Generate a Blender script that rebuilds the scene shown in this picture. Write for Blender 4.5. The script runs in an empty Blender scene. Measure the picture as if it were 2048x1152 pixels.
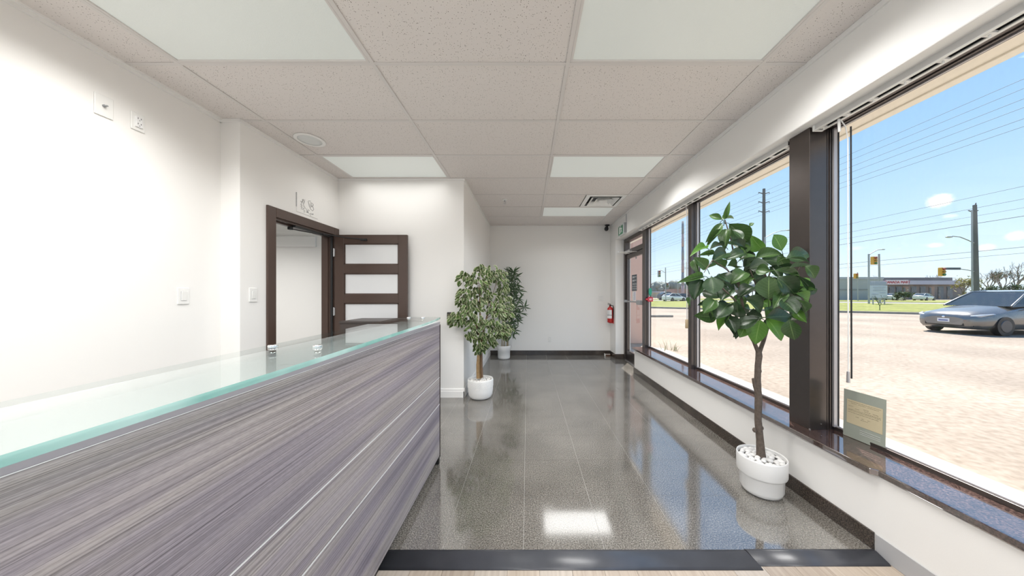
import bpy, math, random
from mathutils import Vector, Matrix, noise as mnoise
C = bpy.context.scene.collection
SC = bpy.context.scene
PI = math.pi
# ------------------------------------------------------------------ camera
F, CX, CY, CH = 597.0, 1055.0, 588.0, 1.28
cam = bpy.data.cameras.new('camera'); camo = bpy.data.objects.new('camera', cam); C.objects.link(camo)
camo.location = (0, 0, CH); camo.rotation_euler = (PI/2, 0, 0)
cam.sensor_width = 36.0; cam.lens = 36.0*F/2048.0
cam.shift_x = (1024-CX)/2048.0; cam.shift_y = (CY-576)/2048.0
cam.clip_start = 0.02; cam.clip_end = 900
SC.camera = camo
SC.view_settings.view_transform = 'Standard'; SC.view_settings.look = 'None'
SC.view_settings.exposure = 0.27; SC.view_settings.gamma = 1.0; SC.view_settings.use_curve_mapping = False
SC.cycles.transparent_max_bounces = 24
SC.cycles.max_bounces = 10
SC.cycles.sample_clamp_indirect = 6.0
SC.cycles.caustics_refractive = False
# ------------------------------------------------------------------ sky
SUN_DIR = Vector((1.0, 1.7, 3.3)).normalized()
SUN_STRENGTH = 9.5
SKY_STRENGTH = 1.13
LAMP_W = 10.0

def pixdir(px, py): return Vector((px-CX, F, CY-py)).normalized()
def make_world():
    w = bpy.data.worlds.new('sky'); SC.world = w; w.use_nodes = True
    nt = w.node_tree; N = nt.nodes; L = nt.links; N.clear()
    out = N.new('ShaderNodeOutputWorld'); bg = N.new('ShaderNodeBackground'); bg.inputs[1].default_value = SKY_STRENGTH
    L.new(bg.outputs[0], out.inputs[0])
    tc = N.new('ShaderNodeTexCoord'); sep = N.new('ShaderNodeSeparateXYZ'); L.new(tc.outputs['Generated'], sep.inputs[0])
    rp = N.new('ShaderNodeValToRGB'); L.new(sep.outputs[2], rp.inputs[0])
    e = rp.color_ramp.elements
    e[0].position = 0.0; e[0].color = (0.74, 0.86, 0.97, 1)
    e[1].position = 1.0; e[1].color = (0.14, 0.30, 0.66, 1)
    for p, c in ((0.06, (0.68, 0.83, 0.97, 1)), (0.16, (0.50, 0.70, 0.91, 1)), (0.32, (0.34, 0.56, 0.85, 1)), (0.5, (0.25, 0.46, 0.79, 1))):
        q = e.new(p); q.color = c
    nz = N.new('ShaderNodeTexNoise'); nz.inputs['Scale'].default_value = 26; nz.inputs['Detail'].default_value = 7
    nz.inputs['Roughness'].default_value = 0.62
    L.new(tc.outputs['Generated'], nz.inputs['Vector'])
    total = None
    for (px, py, a, b, k) in ((1884, 400, 0.030, 0.024, 1.0), (1902, 432, 0.020, 0.010, 0.45), (1868, 491, 0.020, 0.011, 0.6),
                              (1975, 494, 0.018, 0.012, 0.6), (2032, 472, 0.024, 0.016, 0.75), (1712, 497, 0.03, 0.012, 0.35), (1500, 300, 0.05, 0.015, 0.25)):
        c = pixdir(px, py)
        s = N.new('ShaderNodeVectorMath'); s.operation = 'SUBTRACT'; L.new(tc.outputs['Generated'], s.inputs[0]); s.inputs[1].default_value = c
        m = N.new('ShaderNodeVectorMath'); m.operation = 'MULTIPLY'; L.new(s.outputs[0], m.inputs[0]); m.inputs[1].default_value = (1/a, 1/a, 1/b)
        ln = N.new('ShaderNodeVectorMath'); ln.operation = 'LENGTH'; L.new(m.outputs[0], ln.inputs[0])
        mr = N.new('ShaderNodeMapRange'); mr.inputs[1].default_value = 1.3; mr.inputs[2].default_value = 0.0
        mr.inputs[3].default_value = -0.55; mr.inputs[4].default_value = 0.55; mr.clamp = True
        L.new(ln.outputs['Value'], mr.inputs[0])
        ad = N.new('ShaderNodeMath'); ad.operation = 'ADD'; L.new(mr.outputs[0], ad.inputs[0]); L.new(nz.outputs[0], ad.inputs[1])
        st = N.new('ShaderNodeMapRange'); st.interpolation_type = 'SMOOTHSTEP'; st.inputs[1].default_value = 0.52; st.inputs[2].default_value = 0.86
        st.inputs[3].default_value = 0.0; st.inputs[4].default_value = k
        L.new(ad.outputs[0], st.inputs[0])
        if total is None: total = st.outputs[0]
        else:
            mx = N.new('ShaderNodeMath'); mx.operation = 'MAXIMUM'; L.new(total, mx.inputs[0]); L.new(st.outputs[0], mx.inputs[1]); total = mx.outputs[0]
    mix = N.new('ShaderNodeMixRGB'); L.new(total, mix.inputs[0]); L.new(rp.outputs[0], mix.inputs[1]); mix.inputs[2].default_value = (0.97, 0.96, 0.96, 1)
    L.new(mix.outputs[0], bg.inputs[0])
make_world()
sun = bpy.data.lights.new('sun', 'SUN'); sun.energy = SUN_STRENGTH; sun.angle = 0.0095; sun.color = (1.0, 0.95, 0.88)
suno = bpy.data.objects.new('sun', sun); C.objects.link(suno); suno.rotation_euler = SUN_DIR.to_track_quat('Z', 'Y').to_euler(); suno.location = (20, 40, 50)

def lamp(name, loc, sx, sy, watt, col=(1.0, 0.985, 0.96), spread=2.35):
    l = bpy.data.lights.new(name, 'AREA'); l.shape = 'RECTANGLE'; l.size = sx; l.size_y = sy; l.energy = watt; l.color = col; l.spread = spread
    o = bpy.data.objects.new(name, l); C.objects.link(o); o.location = loc
    return o

# ------------------------------------------------------------------ helpers
def W(px, py, d): return Vector(((px-CX)*d/F, d, CH-(py-CY)*d/F))
ORIGIN = {}
def lin(r, g, b):
    f = lambda c: (c/255/12.92) if c/255 <= 0.04045 else ((c/255+0.055)/1.055)**2.4
    return (f(r), f(g), f(b), 1)

class MB:
    def __init__(s): s.v = []; s.f = []; s.sm = []; s.mi = []; s.m = 0; s.uv = None
    def face(s, idx, smooth=False): s.f.append(tuple(idx)); s.sm.append(smooth); s.mi.append(s.m)
    def add(s, vs, fs, smooth=False):
        o = len(s.v); s.v += [Vector(p) for p in vs]
        for f in fs: s.face([o+i for i in f], smooth)
        return s
    def box(s, x0, x1, y0, y1, z0, z1):
        vs = [(x0,y0,z0),(x1,y0,z0),(x1,y1,z0),(x0,y1,z0),(x0,y0,z1),(x1,y0,z1),(x1,y1,z1),(x0,y1,z1)]
        return s.add(vs, [(0,3,2,1),(4,5,6,7),(0,1,5,4),(1,2,6,5),(2,3,7,6),(3,0,4,7)])
    def obox(s, c, size, rot=None):
        R = rot or Matrix.Identity(3); c = Vector(c); hx, hy, hz = size[0]/2, size[1]/2, size[2]/2
        vs = [c + R @ Vector((a*hx, b*hy, d*hz)) for d in (-1, 1) for a, b in ((-1,-1),(1,-1),(1,1),(-1,1))]
        return s.add(vs, [(0,3,2,1),(4,5,6,7),(0,1,5,4),(1,2,6,5),(2,3,7,6),(3,0,4,7)])
    def bar(s, p, q, w, h=None, up=(0,0,1)):
        p, q = Vector(p), Vector(q); h = h or w; d = (q-p); L = d.length; d.normalize()
        u = Vector(up)
        if abs(d.dot(u)) > 0.98: u = Vector((1,0,0))
        x = d.cross(u).normalized(); z = x.cross(d)
        R = Matrix((x, d, z)).transposed()
        return s.obox((p+q)/2, (w, L, h), R)
    def tube(s, pts, rad, n=8, cap=True):
        pts = [Vector(p) for p in pts]; k = len(pts)
        if not hasattr(rad, '__len__'): rad = [rad]*k
        o = len(s.v); prev = None
        for i, p in enumerate(pts):
            d = (pts[min(i+1, k-1)]-pts[max(i-1, 0)]).normalized()
            if prev is None: u = d.orthogonal().normalized()
            else:
                u = prev - d*prev.dot(d)
                u = u.normalized() if u.length > 1e-6 else d.orthogonal().normalized()
            prev = u; w = d.cross(u)
            for j in range(n):
                a = 2*PI*j/n; s.v.append(p + (u*math.cos(a)+w*math.sin(a))*rad[i])
        for i in range(k-1):
            for j in range(n):
                a, b = o+i*n+j, o+i*n+(j+1) % n
                s.face((a, b, b+n, a+n), True)
        if cap:
            for i, flip in ((0, True), (k-1, False)):
                r = [s.v[o+i*n+j].copy() for j in range(n)]
                oo = len(s.v); s.v += r; idx = list(range(oo, oo+n)); s.face(idx[::-1] if flip else idx)
        return s
    def lathe(s, prof, c=(0,0,0), n=32, sx=1.0, sy=1.0, smooth=True):
        c = Vector(c); o = len(s.v)
        for r, z in prof:
            for j in range(n):
                a = 2*PI*j/n; s.v.append(c + Vector((r*sx*math.cos(a), r*sy*math.sin(a), z)))
        for i in range(len(prof)-1):
            for j in range(n):
                a, b = o+i*n+j, o+i*n+(j+1) % n
                s.face((a, b, b+n, a+n), smooth)
        if prof[0][0] > 1e-4: s.face([o+j for j in range(n)][::-1])
        if prof[-1][0] > 1e-4: s.face([o+(len(prof)-1)*n+j for j in range(n)])
        return s
    def ball(s, c, r, nu=12, nv=8, rot=None):
        if not hasattr(r, '__len__'): r = (r, r, r)
        c = Vector(c); R = rot or Matrix.Identity(3); o = len(s.v)
        s.v.append(c + R @ Vector((0, 0, -r[2])))
        for i in range(1, nv):
            t = PI*i/nv - PI/2
            for j in range(nu):
                a = 2*PI*j/nu; s.v.append(c + R @ Vector((r[0]*math.cos(t)*math.cos(a), r[1]*math.cos(t)*math.sin(a), r[2]*math.sin(t))))
        s.v.append(c + R @ Vector((0, 0, r[2]))); top = len(s.v)-1
        for j in range(nu):
            s.face((o, o+1+(j+1) % nu, o+1+j), True); b = o+1+(nv-2)*nu
            s.face((top, b+j, b+(j+1) % nu), True)
        for i in range(nv-2):
            for j in range(nu):
                a, b = o+1+i*nu+j, o+1+i*nu+(j+1) % nu
                s.face((a, b, b+nu, a+nu), True)
        return s
    def prism(s, poly, z0, z1):
        n = len(poly); o = len(s.v)
        s.v += [Vector((p[0], p[1], z0)) for p in poly] + [Vector((p[0], p[1], z1)) for p in poly]
        s.face(range(o+n-1, o-1, -1)); s.face(range(o+n, o+2*n))
        for i in range(n):
            j = (i+1) % n; s.face((o+i, o+j, o+n+j, o+n+i))
        return s
    def mesh(s, name, mats, off):
        me = bpy.data.meshes.new(name); me.from_pydata([tuple(v-off) for v in s.v], [], s.f)
        for m in (mats if isinstance(mats, (list, tuple)) else [mats]): me.materials.append(m)
        me.polygons.foreach_set('use_smooth', s.sm)
        me.polygons.foreach_set('material_index', s.mi)
        me.update(); return me

def tag(o, label=None, cat=None, group=None, kind=None):
    if label: o['label'] = label
    if cat: o['category'] = cat
    if group: o['group'] = group
    if kind: o['kind'] = kind
    return o
def link(o, parent=None):
    C.objects.link(o)
    if parent is not None: o.parent = parent
    return o
def empty(name, loc, label=None, cat=None, group=None, kind=None, rz=0):
    o = bpy.data.objects.new(name, None); C.objects.link(o); o.location = loc; o.rotation_euler = (0, 0, rz)
    o.empty_display_size = 0.1
    ORIGIN[o.name] = Vector(loc)
    return tag(o, label, cat, group, kind)
def obj(name, mb, mats, parent=None, bevel=0, local=False, label=None, cat=None, group=None, kind=None, seg=2):
    if parent is not None: off = Vector((0,0,0)) if local else ORIGIN[parent.name]
    else:
        xs = [v.x for v in mb.v]; ys = [v.y for v in mb.v]; zs = [v.z for v in mb.v]
        off = Vector(((min(xs)+max(xs))/2, (min(ys)+max(ys))/2, min(zs)))
    o = bpy.data.objects.new(name, mb.mesh(name, mats, off)); link(o, parent)
    if parent is None: o.location = off
    ORIGIN[o.name] = off.copy()
    if bevel:
        b = o.modifiers.new('bevel', 'BEVEL'); b.width = bevel; b.segments = seg; b.limit_method = 'ANGLE'; b.angle_limit = 0.6
    return tag(o, label, cat, group, kind)
def shared(name, me, parent, M, local=False):
    """an object that shares mesh data, M = its world matrix"""
    o = bpy.data.objects.new(name, me); link(o, parent)
    o.matrix_basis = M if local else Matrix.Translation(-ORIGIN[parent.name]) @ M
    return o
def copy_tree(o, parent=None):
    c = o.copy(); C.objects.link(c)
    if parent is not None: c.parent = parent
    for ch in list(o.children): copy_tree(ch, c)
    return c

# ------------------------------------------------------------------ materials
def nodes(name):
    m = bpy.data.materials.new(name); m.use_nodes = True; nt = m.node_tree
    return m, nt, nt.nodes['Principled BSDF']
def pm(name, col, rough=0.5, metal=0.0, ior=None, coat=0.0, var=0.0, scale=8.0, bump=0.0, bscale=60.0, sheen=0):
    """principled with a little procedural variation of colour and relief"""
    m, nt, b = nodes(name); N, L = nt.nodes, nt.links
    col = tuple(col[:3])+(1,)
    b.inputs['Roughness'].default_value = rough; b.inputs['Metallic'].default_value = metal
    if ior: b.inputs['IOR'].default_value = ior
    b.inputs['Coat Weight'].default_value = coat; b.inputs['Coat Roughness'].default_value = 0.05
    tc = N.new('ShaderNodeTexCoord')
    nz = N.new('ShaderNodeTexNoise'); nz.inputs['Scale'].default_value = scale; nz.inputs['Detail'].default_value = 4
    L.new(tc.outputs['Object'], nz.inputs['Vector'])
    mx = N.new('ShaderNodeMixRGB'); L.new(nz.outputs[0], mx.inputs[0])
    mx.inputs[1].default_value = tuple(max(0, c*(1-var)) for c in col[:3])+(1,)
    mx.inputs[2].default_value = tuple(min(1, c*(1+var)) for c in col[:3])+(1,)
    L.new(mx.outputs[0], b.inputs['Base Color'])
    if bump:
        n2 = N.new('ShaderNodeTexNoise'); n2.inputs['Scale'].default_value = bscale; n2.inputs['Detail'].default_value = 5
        L.new(tc.outputs['Object'], n2.inputs['Vector'])
        bp = N.new('ShaderNodeBump'); bp.inputs['Strength'].default_value = bump; bp.inputs['Distance'].default_value = 0.01
        L.new(n2.outputs[0], bp.inputs['Height']); L.new(bp.outputs[0], b.inputs['Normal'])
    return m
def ramp(N, stops):
    r = N.new('ShaderNodeValToRGB'); e = r.color_ramp.elements
    e[0].position, e[0].color = stops[0][0], tuple(stops[0][1][:3])+(1,)
    e[1].position, e[1].color = stops[-1][0], tuple(stops[-1][1][:3])+(1,)
    for p, c in stops[1:-1]:
        q = e.new(p); q.color = tuple(c[:3])+(1,)
    return r

M_wall = pm('wall paint', (0.83, 0.82, 0.80), 0.6, var=0.012, scale=3, bump=0.03, bscale=250)
M_trimw = pm('white trim', (0.82, 0.815, 0.80), 0.4, var=0.01)
M_white = pm('white plastic', (0.80, 0.80, 0.78), 0.35, var=0.01)
M_bronze = pm('bronze anodised metal', (0.115, 0.10, 0.095), 0.30, metal=0.85, var=0.06, scale=20)
M_black = pm('black rubber', (0.012, 0.012, 0.013), 0.45, var=0.1)
M_silver = pm('brushed aluminium', (0.62, 0.61, 0.62), 0.3, metal=0.9, var=0.03)
M_stop = pm('mill finish glazing stop', (0.50, 0.48, 0.49), 0.35, metal=0.5, var=0.05)
M_bright = pm('bright satin aluminium', (0.85, 0.85, 0.86), 0.35, metal=0.35)
M_chrome = pm('polished chrome', (0.85, 0.85, 0.86), 0.08, metal=1.0)
M_brown = pm('dark brown painted wood', (0.072, 0.044, 0.034), 0.38, var=0.10, scale=6, bump=0.02, bscale=90)
M_frost = pm('frosted glass', (0.74, 0.75, 0.76), 0.25, var=0.01)
M_grid = pm('ceiling grid metal', (0.66, 0.63, 0.61), 0.45, var=0.01)
M_vinyl = pm('grey vinyl base', (0.42, 0.42, 0.43), 0.45, var=0.03)
M_strip = pm('dark grey transition strip', (0.055, 0.058, 0.068), 0.28, var=0.25, scale=14)
M_beige = pm('beige fascia metal', (0.88, 0.80, 0.68), 0.5, var=0.02)
M_pink = pm('pink stucco', (0.62, 0.40, 0.32), 0.8, var=0.04, scale=2)
M_conc = pm('pale concrete', (0.36, 0.335, 0.285), 0.85, var=0.08, scale=5, bump=0.1)
M_curb = pm('grey concrete curb', (0.30, 0.28, 0.24), 0.9, var=0.2, scale=4)
M_pole = pm('weathered grey pole', (0.13, 0.13, 0.13), 0.8, var=0.1)
M_galv = pm('galvanised steel', (0.36, 0.37, 0.38), 0.5, metal=0.3, var=0.05)
M_wire = pm('wire', (0.10, 0.11, 0.12), 0.7)
M_yellow = pm('signal yellow', (0.70, 0.36, 0.05), 0.5, var=0.05)
M_road = pm('grey asphalt', (0.25, 0.24, 0.23), 0.9, var=0.1)
M_red = pm('fire red enamel', (0.50, 0.012, 0.012), 0.25, coat=0.4)
M_pot = pm('white glazed pot', (0.80, 0.80, 0.79), 0.32, var=0.01)
M_pebble = pm('white pebble', (0.76, 0.75, 0.73), 0.45, var=0.06, scale=30)
M_bark = pm('brown bark', (0.125, 0.098, 0.078), 0.85, var=0.45, scale=60, bump=0.6, bscale=110)
M_stem = pm('tan stems', (0.30, 0.19, 0.09), 0.7, var=0.35, scale=40, bump=0.3, bscale=90)
M_cane = pm('slim cane', (0.25, 0.21, 0.13), 0.7, var=0.3, scale=30)
M_gravel = pm('grey gravel', (0.30, 0.29, 0.28), 0.9, var=0.3, scale=40)
M_greenlab = pm('exit sign green', (0.015, 0.16, 0.07), 0.4)
M_paper = pm('white paper', (0.80, 0.80, 0.80), 0.7)
M_ink = pm('grey ink', (0.09, 0.09, 0.10), 0.7)
M_lavender = pm('lavender print', (0.50, 0.50, 0.66), 0.7)

def speck(name, base, dark, light, rough, ior, fine=420.0, cloud=3.0, bump=0.0, rvar=0.0):
    m, nt, b = nodes(name); N, L = nt.nodes, nt.links
    tc = N.new('ShaderNodeTexCoord'); geo = N.new('ShaderNodeNewGeometry')
    n1 = N.new('ShaderNodeTexNoise'); n1.inputs['Scale'].default_value = fine; n1.inputs['Detail'].default_value = 3
    n2 = N.new('ShaderNodeTexNoise'); n2.inputs['Scale'].default_value = cloud; n2.inputs['Detail'].default_value = 5
    L.new(geo.outputs['Position'], n1.inputs['Vector']); L.new(geo.outputs['Position'], n2.inputs['Vector'])
    r = ramp(N, [(0.30, dark), (0.5, base), (0.70, light)]); L.new(n1.outputs[0], r.inputs[0])
    mx = N.new('ShaderNodeMixRGB'); mx.blend_type = 'MULTIPLY'; mx.inputs[0].default_value = 0.6
    r2 = ramp(N, [(0.3, (0.62, 0.62, 0.62)), (0.7, (1.2, 1.2, 1.2))]); L.new(n2.outputs[0], r2.inputs[0])
    L.new(r.outputs[0], mx.inputs[1]); L.new(r2.outputs[0], mx.inputs[2]); L.new(mx.outputs[0], b.inputs['Base Color'])
    b.inputs['IOR'].default_value = ior; b.inputs['Roughness'].default_value = rough
    if rvar:
        mr = N.new('ShaderNodeMapRange'); mr.inputs[1].default_value = 0.35; mr.inputs[2].default_value = 0.7
        mr.inputs[3].default_value = rough; mr.inputs[4].default_value = rough+rvar
        L.new(n2.outputs[0], mr.inputs[0]); L.new(mr.outputs[0], b.inputs['Roughness'])
    if bump:
        bp = N.new('ShaderNodeBump'); bp.inputs['Strength'].default_value = bump; bp.inputs['Distance'].default_value = 0.005
        L.new(n1.outputs[0], bp.inputs['Height']); L.new(bp.outputs[0], b.inputs['Normal'])
    return m
M_tile = speck('polished granite tile', (0.150, 0.139, 0.124), (0.060, 0.052, 0.041), (0.30, 0.285, 0.26), 0.065, 2.75, fine=150, cloud=2.2, rvar=0.07)
M_grout = pm('pale grout', (0.42, 0.415, 0.40), 0.6)
M_granite = speck('dark red brown granite', (0.060, 0.036, 0.032), (0.014, 0.010, 0.010), (0.17, 0.105, 0.09), 0.06, 3.6, fine=170, cloud=6)
M_base = speck('dark granite baseboard', (0.050, 0.040, 0.034), (0.015, 0.012, 0.010), (0.13, 0.10, 0.08), 0.12, 1.6, fine=170, cloud=6)
M_asph = speck('pale dusty pavement', (0.315, 0.262, 0.212), (0.25, 0.205, 0.162), (0.365, 0.308, 0.255), 0.95, 1.3, fine=14.0, cloud=0.35, bump=0.15)
M_grass = speck('spring grass', (0.20, 0.215, 0.055), (0.13, 0.155, 0.035), (0.29, 0.28, 0.09), 0.9, 1.3, fine=3.0, cloud=0.3)

def m_ceiltile():
    m, nt, b = nodes('mineral fibre ceiling tile'); N, L = nt.nodes, nt.links
    geo = N.new('ShaderNodeNewGeometry')
    v = N.new('ShaderNodeTexVoronoi'); v.inputs['Scale'].default_value = 95; L.new(geo.outputs['Position'], v.inputs['Vector'])
    n = N.new('ShaderNodeTexNoise'); n.inputs['Scale'].default_value = 48; n.inputs['Detail'].default_value = 3; L.new(geo.outputs['Position'], n.inputs['Vector'])
    n3 = N.new('ShaderNodeTexNoise'); n3.inputs['Scale'].default_value = 300; L.new(geo.outputs['Position'], n3.inputs['Vector'])
    th = N.new('ShaderNodeMapRange'); th.inputs[1].default_value = 0.35; th.inputs[2].default_value = 0.75; th.inputs[3].default_value = 0.08; th.inputs[4].default_value = 0.30
    L.new(n.outputs[0], th.inputs[0])
    lt = N.new('ShaderNodeMath'); lt.operation = 'LESS_THAN'; L.new(v.outputs['Distance'], lt.inputs[0]); L.new(th.outputs[0], lt.inputs[1])
    mx = N.new('ShaderNodeMixRGB'); L.new(lt.outputs[0], mx.inputs[0]); mx.inputs[1].default_value = (0.72, 0.68, 0.655, 1); mx.inputs[2].default_value = (0.22, 0.19, 0.17, 1)
    L.new(mx.outputs[0], b.inputs['Base Color']); b.inputs['Roughness'].default_value = 0.9
    sb = N.new('ShaderNodeMath'); sb.operation = 'SUBTRACT'; L.new(n3.outputs[0], sb.inputs[0]); L.new(lt.outputs[0], sb.inputs[1])
    bp = N.new('ShaderNodeBump'); bp.inputs['Strength'].default_value = 0.3; bp.inputs['Distance'].default_value = 0.004
    L.new(sb.outputs[0], bp.inputs['Height']); L.new(bp.outputs[0], b.inputs['Normal'])
    return m
M_ct = m_ceiltile()

def m_diffuser(name, e):
    m, nt, b = nodes(name); N, L = nt.nodes, nt.links
    geo = N.new('ShaderNodeNewGeometry'); v = N.new('ShaderNodeTexVoronoi'); v.inputs['Scale'].default_value = 140
    L.new(geo.outputs['Position'], v.inputs['Vector'])
    bp = N.new('ShaderNodeBump'); bp.inputs['Strength'].default_value = 0.15; bp.inputs['Distance'].default_value = 0.003
    L.new(v.outputs['Distance'], bp.inputs['Height']); L.new(bp.outputs[0], b.inputs['Normal'])
    b.inputs['Base Color'].default_value = (0.66, 0.69, 0.66, 1); b.inputs['Roughness'].default_value = 0.35
    b.inputs['Emission Color'].default_value = (0.95, 1.0, 0.97, 1); b.inputs['Emission Strength'].default_value = e
    return m
M_dif_dim = m_diffuser('prismatic lens', 0.10)
M_dif_lit = m_diffuser('lit prismatic lens', 0.14)

def m_desk():
    m, nt, b = nodes('grey brown linear wood laminate'); N, L = nt.nodes, nt.links
    geo = N.new('ShaderNodeNewGeometry')
    def layer(sy, sz, det, off):
        mp = N.new('ShaderNodeMapping'); mp.inputs['Scale'].default_value = (0.5, sy, sz); mp.inputs['Location'].default_value = (off, off*2, 0)
        L.new(geo.outputs['Position'], mp.inputs[0])
        n = N.new('ShaderNodeTexNoise'); n.inputs['Scale'].default_value = 1; n.inputs['Detail'].default_value = det; n.inputs['Roughness'].default_value = 0.6
        L.new(mp.outputs[0], n.inputs['Vector']); return n.outputs[0]
    a = layer(0.3, 7, 2, 1.3); f = layer(0.9, 150, 3, 4.1); g = layer(1.6, 480, 2, 7.7); h = layer(60, 520, 2, 2.2)
    r = ramp(N, [(0.30, lin(124, 118, 129)), (0.45, lin(146, 139, 146)), (0.56, lin(164, 157, 155)), (0.70, lin(138, 131, 142))]); L.new(a, r.inputs[0])
    r2 = ramp(N, [(0.34, (0.62, 0.61, 0.62)), (0.46, (0.94, 0.94, 0.94)), (0.65, (1.10, 1.10, 1.10))]); L.new(f, r2.inputs[0])
    r3 = ramp(N, [(0.36, (0.48, 0.47, 0.48)), (0.5, (1.0, 1.0, 1.0)), (0.68, (1.18, 1.17, 1.16))]); L.new(g, r3.inputs[0])
    m1 = N.new('ShaderNodeMixRGB'); m1.blend_type = 'MULTIPLY'; m1.inputs[0].default_value = 0.8; L.new(r.outputs[0], m1.inputs[1]); L.new(r2.outputs[0], m1.inputs[2])
    m2 = N.new('ShaderNodeMixRGB'); m2.blend_type = 'MULTIPLY'; m2.inputs[0].default_value = 0.75; L.new(m1.outputs[0], m2.inputs[1]); L.new(r3.outputs[0], m2.inputs[2])
    r4 = ramp(N, [(0.35, (0.75, 0.75, 0.75)), (0.6, (1.1, 1.1, 1.1))]); L.new(h, r4.inputs[0])
    m3 = N.new('ShaderNodeMixRGB'); m3.blend_type = 'MULTIPLY'; m3.inputs[0].default_value = 0.5; L.new(m2.outputs[0], m3.inputs[1]); L.new(r4.outputs[0], m3.inputs[2])
    L.new(m3.outputs[0], b.inputs['Base Color']); b.inputs['Roughness'].default_value = 0.42
    bp = N.new('ShaderNodeBump'); bp.inputs['Strength'].default_value = 0.12; bp.inputs['Distance'].default_value = 0.002
    L.new(g, bp.inputs['Height']); L.new(bp.outputs[0], b.inputs['Normal'])
    return m
M_desk = m_desk()

def m_plank(name, c1, c2):
    m, nt, b = nodes(name); N, L = nt.nodes, nt.links
    geo = N.new('ShaderNodeNewGeometry'); mp = N.new('ShaderNodeMapping'); mp.inputs['Scale'].default_value = (70, 3, 1); L.new(geo.outputs['Position'], mp.inputs[0])
    n = N.new('ShaderNodeTexNoise'); n.inputs['Scale'].default_value = 1; n.inputs['Detail'].default_value = 6; L.new(mp.outputs[0], n.inputs['Vector'])
    r = ramp(N, [(0.3, c1), (0.7, c2)]); L.new(n.outputs[0], r.inputs[0]); L.new(r.outputs[0], b.inputs['Base Color']); b.inputs['Roughness'].default_value = 0.3
    return m
M_planks = [m_plank('pale oak plank', (0.34, 0.28, 0.22), (0.46, 0.39, 0.325)), m_plank('beige oak plank', (0.29, 0.235, 0.185), (0.41, 0.345, 0.285)), m_plank('greyed oak plank', (0.36, 0.31, 0.26), (0.47, 0.415, 0.36))]

def m_pane(name='window glass', tint=(0.97, 0.985, 0.98), ior=1.45, dust=0.0, PW=5.0):
    m = bpy.data.materials.new(name); m.use_nodes = True; nt = m.node_tree; N, L = nt.nodes, nt.links; N.clear()
    out = N.new('ShaderNodeOutputMaterial'); tr = N.new('ShaderNodeBsdfTransparent'); tr.inputs[0].default_value = tint+(1,)
    gl = N.new('ShaderNodeBsdfGlossy'); gl.inputs['Roughness'].default_value = 0.0
    lw = N.new('ShaderNodeLayerWeight'); lw.inputs[0].default_value = 0.5; f0 = ((ior-1)/(ior+1))**2
    pw_ = N.new('ShaderNodeMath'); pw_.operation = 'POWER'; L.new(lw.outputs['Facing'], pw_.inputs[0]); pw_.inputs[1].default_value = PW
    fr = N.new('ShaderNodeMath'); fr.operation = 'MULTIPLY_ADD'; L.new(pw_.outputs[0], fr.inputs[0]); fr.inputs[1].default_value = 1-f0; fr.inputs[2].default_value = f0
    mx = N.new('ShaderNodeMixShader'); L.new(fr.outputs[0], mx.inputs[0]); L.new(tr.outputs[0], mx.inputs[1]); L.new(gl.outputs[0], mx.inputs[2])
    last = mx.outputs[0]
    if dust:
        geo = N.new('ShaderNodeNewGeometry'); mp = N.new('ShaderNodeMapping'); mp.inputs['Scale'].default_value = (1, 1, 0.35); L.new(geo.outputs['Position'], mp.inputs[0])
        n = N.new('ShaderNodeTexNoise'); n.inputs['Scale'].default_value = 60; n.inputs['Detail'].default_value = 6; L.new(mp.outputs[0], n.inputs['Vector'])
        r = ramp(N, [(0.45, (0, 0, 0)), (0.75, (dust, dust, dust))]); L.new(n.outputs[0], r.inputs[0])
        df = N.new('ShaderNodeBsdfDiffuse'); df.inputs[0].default_value = (0.7, 0.68, 0.64, 1)
        m2 = N.new('ShaderNodeMixShader'); L.new(r.outputs[0], m2.inputs[0]); L.new(last, m2.inputs[1]); L.new(df.outputs[0], m2.inputs[2]); last = m2.outputs[0]
    L.new(last, out.inputs[0]); return m
M_pane = m_pane(tint=(0.985, 0.99, 0.988), ior=1.38, dust=0.018, PW=6.5)
M_shelf = m_pane('pale green glass', (0.925, 0.96, 0.955), 1.52)
def m_edge():
    m = bpy.data.materials.new('teal glass edge'); m.use_nodes = True; nt = m.node_tree; N, L = nt.nodes, nt.links
    b = N['Principled BSDF']; b.inputs['Roughness'].default_value = 0.12
    geo = N.new('ShaderNodeNewGeometry'); n = N.new('ShaderNodeTexNoise'); n.inputs['Scale'].default_value = 5; L.new(geo.outputs['Position'], n.inputs['Vector'])
    r = ramp(N, [(0.35, (0.17, 0.45, 0.40)), (0.65, (0.58, 0.80, 0.77))]); L.new(n.outputs[0], r.inputs[0]); L.new(r.outputs[0], b.inputs['Base Color'])
    tr = N.new('ShaderNodeBsdfTransparent'); tr.inputs[0].default_value = (0.75, 0.95, 0.92, 1)
    mx = N.new('ShaderNodeMixShader'); mx.inputs[0].default_value = 0.25
    L.new(b.outputs[0], mx.inputs[1]); L.new(tr.outputs[0], mx.inputs[2]); L.new(mx.outputs[0], N['Material Output'].inputs[0])
    return m
M_edge = m_edge()

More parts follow.
